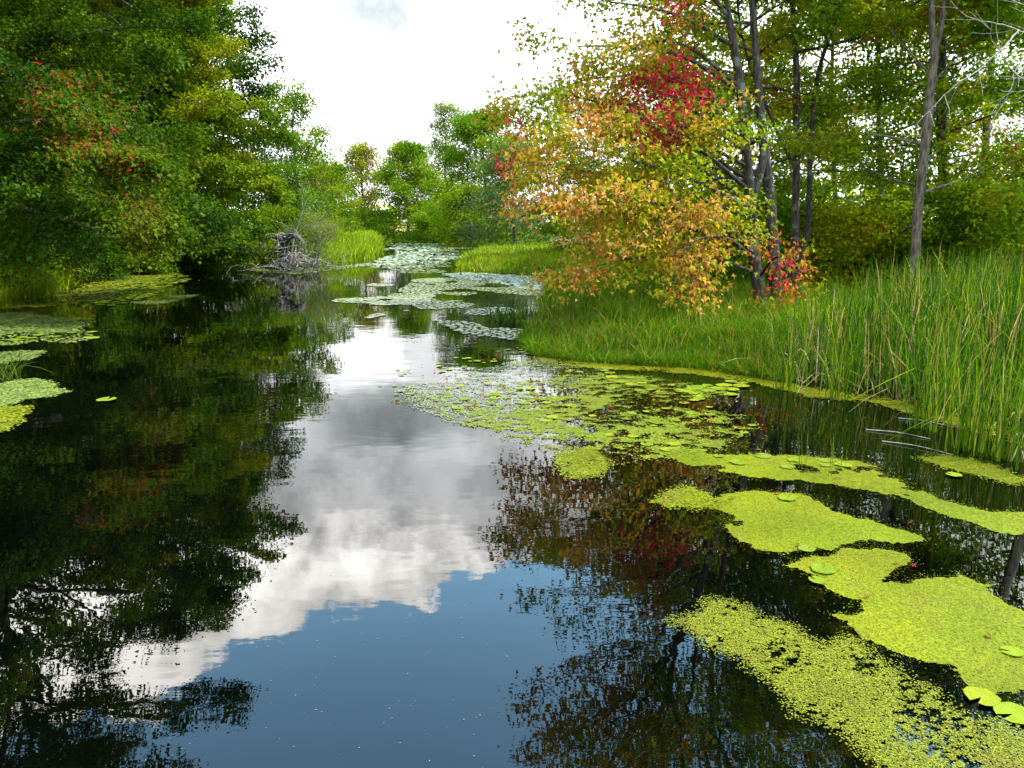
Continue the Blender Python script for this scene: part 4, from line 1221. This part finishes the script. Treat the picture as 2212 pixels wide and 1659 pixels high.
def pad_mesh(seed, tint):
    rng = np.random.default_rng(seed)
    n = 16
    a = np.linspace(.22, 6.283 - .22, n) + rng.uniform(0, .05)
    r = 1 + rng.normal(0, .035, n)
    ring = np.c_[np.cos(a) * r, np.sin(a) * r, np.abs(rng.normal(0, .03, n)) + .015]
    inner = np.c_[np.cos(a) * .55, np.sin(a) * .55, np.zeros(n)]
    V = np.vstack([[[.06, 0, 0]], inner, ring])
    f = [(0, 1 + i, 2 + i) for i in range(n - 1)]
    for i in range(n - 1):
        f += [(1 + i, 1 + n + i, 2 + n + i), (1 + i, 2 + n + i, 2 + i)]
    c = np.array(tint) * (1 + rng.uniform(-.12, .12, (len(V), 1)))
    return V, np.array(f), c


PADV = [pad_mesh(700 + k, tnt) for k, tnt in enumerate([(.088, .118, .003), (.102, .130, .003), (.080, .108, .004), (.118, .132, .003), (.085, .108, .008)])]
PADM = [faces_mesh('lily_pad', V, f, c) for V, f, c in PADV]
for mm in PADM: mm.materials.append(M_FLOAT)


def pad_spots(rng, dpoly, n, rad, gap=.8, freq=.6, thr=-.2, seed=0):
    poly = np.array([on(*p)[:2] for p in dpoly])
    out = []
    tries = rng.uniform(poly.min(0), poly.max(0), (n * 60, 2))
    tries = tries[poly_sd(tries, poly) > 0]
    tries = tries[vnoise(np.c_[tries, np.zeros(len(tries))], freq, seed, 2) > thr]
    tries = tries[bank_sd(tries) > .15]
    cell = {}
    for p in tries:
        r = rng.uniform(*rad)
        k = (int(p[0] / .5), int(p[1] / .5))
        ok = True
        for i in (-1, 0, 1):
            for j in (-1, 0, 1):
                for (qx, qy, qr) in cell.get((k[0] + i, k[1] + j), ()):
                    if (qx - p[0]) ** 2 + (qy - p[1]) ** 2 < ((r + qr) * gap) ** 2:
                        ok = False
        if ok:
            cell.setdefault(k, []).append((p[0], p[1], r)); out.append((p[0], p[1], r))
            if len(out) >= n:
                break
    return out


rng = np.random.default_rng(55)
ZONES = [  # polygon, how many, radius, label
    ([(1130, 835), (1300, 812), (1480, 830), (1560, 845), (1640, 930), (1560, 965), (1400, 990), (1200, 960), (1020, 905), (950, 870)], 50, (.05, .11), 'lily pad lying in the broken mat of weed across the middle of the water', 'lily pads in the broken middle mat'),
    ([(1290, 795), (1500, 812), (1640, 835), (1560, 860), (1450, 850), (1300, 820)], 20, (.10, .17), 'round lily pad on dark water before the grassy right bank', 'lily pads before the right bank'),
    ([(1530, 1090), (1720, 1070), (1990, 1160), (1700, 1198)], 2, (.08, .12), 'lily pad set flush in the oblong mat', 'lily pads in the oblong mat'),
    ([(1710, 1225), (1900, 1195), (2212, 1340), (2212, 1480), (2050, 1430), (1820, 1345)], 3, (.07, .12), 'lily pad set flush in the largest mat', 'lily pads in the largest mat'),
    ([(1440, 985), (1700, 985), (1900, 1010), (1960, 1070), (1600, 1025)], 8, (.08, .12), 'lily pad set flush in the mat with the reed shoots', 'lily pads in the long mat'),
    ([(800, 830), (860, 795), (1000, 770), (1130, 750), (1160, 782), (1280, 800), (1180, 835), (1000, 868), (880, 866)], 64, (.04, .09), 'small lily pad on the bright water left of the grassy bank tip', 'lily pads on the bright water'),
    ([(-10, 684), (200, 690), (210, 735), (0, 745)], 14, (.14, .2), 'pale lily pad in the mat under the hanging bough', 'lily pads in the pale left mat')]
for zi, (poly, n, rad, lab, grp) in enumerate(ZONES):
    for x, y, r in pad_spots(rng, poly, n, rad, .8, 1.0, -.15, 60 + zi):
        o = bpy.data.objects.new('lily_pad', PADM[int(rng.integers(len(PADM)))])
        COL.objects.link(o)
        o.location = (x, y, rng.uniform(.013, .020)); o.rotation_euler = (rng.normal(0, .02), rng.normal(0, .02), rng.uniform(0, 6.28)); o.scale = (r, r * rng.uniform(.85, 1), r)
        tag(o, lab, 'lily pad', grp)
for (u, v, r, k, lab) in [(2120, 1510, .105, 3, 'large yellowing lily pad alone on dark water beside the largest mat'), (2190, 1547, .115, 1, 'large bright lily pad overlapping the bottom edge of the yellowing one'),
                          (2060, 1028, .09, 1, 'lone small lily pad under the small right mat'), (230, 865, .16, 0, 'lone olive lily pad on the black reflection right of the left mats')]:
    p = on(u, v)
    o = bpy.data.objects.new('lily_pad', PADM[k]); COL.objects.link(o)
    o.location = (p[0], p[1], .016); o.rotation_euler = (0, 0, u * 1.7); o.scale = (r, r, r)
    tag(o, lab, 'lily pad')
# the hundreds of pads farther up the stream
spots = pad_spots(rng, [(840, 640), (900, 605), (960, 596), (1060, 610), (1175, 632), (1182, 660), (1160, 690), (1110, 735), (1000, 722), (930, 690), (860, 668)], 1500, (.06, .12), 1.0, .55, -.02, 71)
spots += pad_spots(rng, [(720, 640), (850, 600), (960, 596), (930, 650), (800, 690), (720, 665)], 500, (.08, .16), .8, .35, .12, 72)
spots += pad_spots(rng, [(800, 578), (860, 548), (1000, 540), (1010, 560), (960, 590), (860, 596)], 500, (.10, .2), 1.0, .2, .05, 73)
spots += pad_spots(rng, [(200, 660), (260, 600), (380, 590), (420, 600), (330, 640), (240, 662)], 260, (.12, .2), .85, .4, .0, 74)
VV, FF, CC, nb = [], [], [], 0
for x, y, r in spots:
    V, f, c = PADV[int(rng.integers(len(PADV)))]
    a = rng.uniform(0, 6.28); ca, sa = math.cos(a), math.sin(a)
    VV.append(np.c_[x + r * (V[:, 0] * ca - V[:, 1] * sa), y + r * (V[:, 0] * sa + V[:, 1] * ca), .014 + rng.uniform(0, .006) + V[:, 2] * r])
    FF.append(f + nb); CC.append(c); nb += len(V)
tag(obj('lily_pads', faces_mesh('lily_pads', np.vstack(VV), np.vstack(FF), np.vstack(CC)), M_WET), 'field of many small lily pads across the stream up to the spit', 'lily pads', kind='stuff')

LFM = []
for k, tint in enumerate([(.15, .012, .012), (.20, .04, .014), (.075, .02, .012), (.24, .13, .014)]):
    V0, F0 = LEAF['lobed']
    V = V0 * np.array([1, 1, .8]) + np.array([-.4, 0, .17])
    LFM.append(faces_mesh('fallen_leaf', V, F0, np.tile(np.array(tint), (len(V), 1))))
    LFM[-1].materials.append(M_LEAF)
LEAFZ = [([(840, 880), (860, 795), (1000, 765), (1130, 745), (1300, 795), (1420, 800), (1300, 850), (1150, 880), (950, 895)], 78, 'fallen red leaf curled on the bright water beside the bank tip', 'fallen leaves on the bright water', [.5, .25, .2, .05]),
         ([(1150, 770), (1500, 798), (1640, 830), (1600, 950), (1300, 900), (1200, 820)], 34, 'fallen leaf resting on the broken weed mat before the right bank', 'fallen leaves on the broken mat', [.45, .3, .15, .1]),
         ([(1500, 1000), (1900, 1020), (2212, 1350), (2100, 1480), (1850, 1350), (1560, 1120)], 9, 'fallen yellow or rust leaf on the bright mats at lower right', 'fallen leaves on the lower mats', [.1, .4, .1, .4]),
         ([(740, 720), (1080, 715), (1080, 745), (760, 735)], 12, 'tiny dark red leaf floating on the open bright stream', 'fallen leaves on the open stream', [.4, .1, .5, 0])]
for poly, n, lab, grp, pr in LEAFZ:
    pw = np.array([on(*p)[:2] for p in poly])
    k = 0
    while k < n:
        p = rng.uniform(pw.min(0), pw.max(0))
        if poly_sd([p], pw)[0] < 0 or bank_sd([p])[0] < .1:
            continue
        k += 1
        o = bpy.data.objects.new('fallen_leaf', LFM[int(rng.choice(4, p=pr))]); COL.objects.link(o)
        r = rng.uniform(.05, .085)
        o.location = (p[0], p[1], .018); o.scale = (r, r, r * rng.uniform(.7, 2.2)); o.rotation_euler = (rng.normal(0, .25), rng.normal(0, .25), rng.uniform(0, 6.28))
        tag(o, lab, 'leaf', grp)

# ------------------------------------------------------------------ brush pile, snag, power lines
rng = np.random.default_rng(88)
pc = on(615, 588)
root = thing('brush_pile', pc, 'tangled heap of grey dead branches on an upturned stump at the left waterline', 'dead wood')
st = np.array([(0, .3, -.3), (.08, .25, .6), (-.06, .3, 1.2), (-.02, .35, 1.8), (.1, .4, 2.15)])
obj('stump', tubes_mesh('stump', [(curve(st, 5), np.linspace(.26, .34, len(curve(st, 5)))), (curve([(0, .2, 1.9), (-.6, .1, 2.3), (-1.1, .2, 2.35)], 6), np.linspace(.24, .08, 12)),
                                  (curve([(0, .2, 1.9), (.6, .1, 2.3), (1.1, .1, 2.0)], 6), np.linspace(.24, .08, 12))], 8), bark_mat('dark_stump', (.010, .008, .006), (.04, .032, .025)), root)
for k in range(52):
    if k < 8:     # roots and limbs arching over the crown of the heap
        a = rng.uniform(-.5, 3.6)
        d = np.array([math.cos(a), -abs(math.sin(a)) * .6 - .1, 0])
        p0 = np.array([rng.uniform(-.5, .5), rng.uniform(-.3, .3), rng.uniform(1.8, 2.5)])
        l = rng.uniform(.7, 1.5)
        q = [p0, p0 + d * l * .5 + [0, 0, rng.uniform(.0, .35)], p0 + d * l + [0, 0, rng.uniform(-.5, .1)], p0 + d * l * 1.1 + [0, 0, rng.uniform(-1.2, -.3)]]
        r0 = rng.uniform(.03, .06)
    else:          # loose sticks lying every way in the heap
        p0 = np.array([rng.normal(.4, 1.0), rng.uniform(-.9, .2), abs(rng.normal(0, .8)) + .05])
        p0[2] = np.clip(p0[2], .05, max(.15, 1.9 - .6 * abs(p0[0])))
        a = rng.uniform(0, 6.28)
        d = np.array([math.cos(a), math.sin(a) * .7, rng.uniform(-.55, .55)])
        l = rng.uniform(.9, 2.2)
        q = [p0 - d * l * .5, p0 - d * l * .15 + rng.normal(0, .14, 3), p0 + d * l * .2 + rng.normal(0, .14, 3), p0 + d * l * .5 - [0, 0, .15]]
        q = [np.array([x[0], x[1], max(x[2], -.06)]) for x in q]
        r0 = rng.uniform(.018, .042)
    pth = curve(np.array(q), 6)
    pth = pth + np.cumsum(rng.normal(0, .03, pth.shape), 0)
    tubes = [(pth, np.linspace(r0, .009, len(pth)))]
    tb, _, _ = twigs_from(rng, pth, .08, .30, .30, .2, .16, start=.2, tip=.18, fan=(30, 80))
    tubes += [(p, np.linspace(.014, .005, len(p))) for p, r in tb]
    obj('branch', tubes_mesh('branch', tubes, 5), M_DEAD, root)
lo = curve([(-.3, -.3, .3), (-1.2, -.4, .35), (-2.2, -.5, .15), (-2.9, -.5, .1)], 6)
obj('branch', tubes_mesh('branch', [(lo, np.linspace(.07, .02, len(lo)))], 6), M_DEAD, root)

p0 = at(628, 560, 53)
sn = path((628, 565, 53), (634, 520, 53), (645, 480, 53), (655, 452, 53), (664, 428, 53))
tubes = [(sn - p0, np.linspace(.09, .02, len(sn)))]
for q in [((648, 470, 53), (662, 455, 53), (676, 440, 53), (690, 436, 53)), ((655, 452, 53), (652, 436, 53), (655, 418, 53)), ((640, 500, 53), (620, 490, 53), (600, 480, 53)), ((637, 508, 53), (660, 490, 53), (680, 486, 53))]:
    pp = path(*q)
    tubes.append((pp - p0, np.linspace(.035, .01, len(pp))))
    tb, _, _ = twigs_from(rng, pp, .06, .3, .4, .0, .2)
    tubes += [(p - p0, np.linspace(.014, .006, len(p))) for p, r in tb]
root = thing('leaning_snag', p0, 'bare dead sapling leaning right above the brush pile', 'dead tree')
obj('trunk', tubes_mesh('trunk', tubes, 6), M_BARK_BARE, root)

p0 = on(672, 580)
simple_tree('twiggy_shrub', 'grey-green half-bare shrub with fine twigs right of the brush pile', p0[0] - .2, p0[1] + 1.4, 2.9, 2.3, 351, palette([G_GREY, G_LIGHT, (.14, .13, .07)], [2, 2, 1.5], .8, 70),
            n=46, t0=.02, e0=5, e1=75, droop=.05, rt=.06, profile=dome, stems=4, leaf=.11, per=1.5, spread=.22, every=.3, sublen=.45, node=.25, bark=M_DEAD, cat='shrub')
for k, (v, z0) in enumerate([(238, 0), (262, 0)]):
    a, b = at(560, v + 6, 190), at(1420, v - 6, 205)
    tt = np.linspace(0, 1, 25)[:, None]
    pth = a + (b - a) * tt + np.c_[np.zeros(25), np.zeros(25), -3.0 * 4 * (tt * (1 - tt))[:, 0] * .3]
    o = obj('power_line', tubes_mesh('power_line', [(pth - a, np.full(25, .028))], 4), M_BARK_BARE)
    o.location = tuple(a)
    tag(o, ['upper thin cable crossing the pale sky over the far trees', 'lower thin cable crossing the pale sky over the far trees'][k], 'cable', 'cables across the sky')

# specks of pollen, seeds and scum on the open water
rng = np.random.default_rng(91)
pw = np.array([on(*p)[:2] for p in [(480, 1380), (620, 900), (1080, 880), (1100, 1300), (1100, 1700), (150, 1700)]])
q = rng.uniform(pw.min(0), pw.max(0), (6000, 2)); q = q[poly_sd(q, pw) > 0][:420]
ln = np.linspace(0, 1, 260); l0, l1 = on(690, 962), on(1120, 985)
sc_ = np.c_[l0[0] + (l1[0] - l0[0]) * ln + rng.normal(0, .05, 260), l0[1] + (l1[1] - l0[1]) * ln + .35 * np.sin(ln * 9) * .3 + rng.normal(0, .10, 260)]
q = np.vstack([q, sc_]); n = len(q)
th = rng.uniform(0, 6.28, n)
tag(obj('pollen_specks', leaves_mesh('pollen_specks', np.c_[q, np.full(n, .004)], np.c_[np.cos(th), np.sin(th), np.zeros(n)], np.tile(UP, (n, 1)), rng.uniform(.003, .008, n), pick(rng, [(.15, .14, .08), (.10, .10, .05), (.16, .10, .05)], [3, 2, 1], n), 'round'), M_WEED),
    'tiny pale specks and scum drifting on the open dark water', 'specks', kind='stuff')
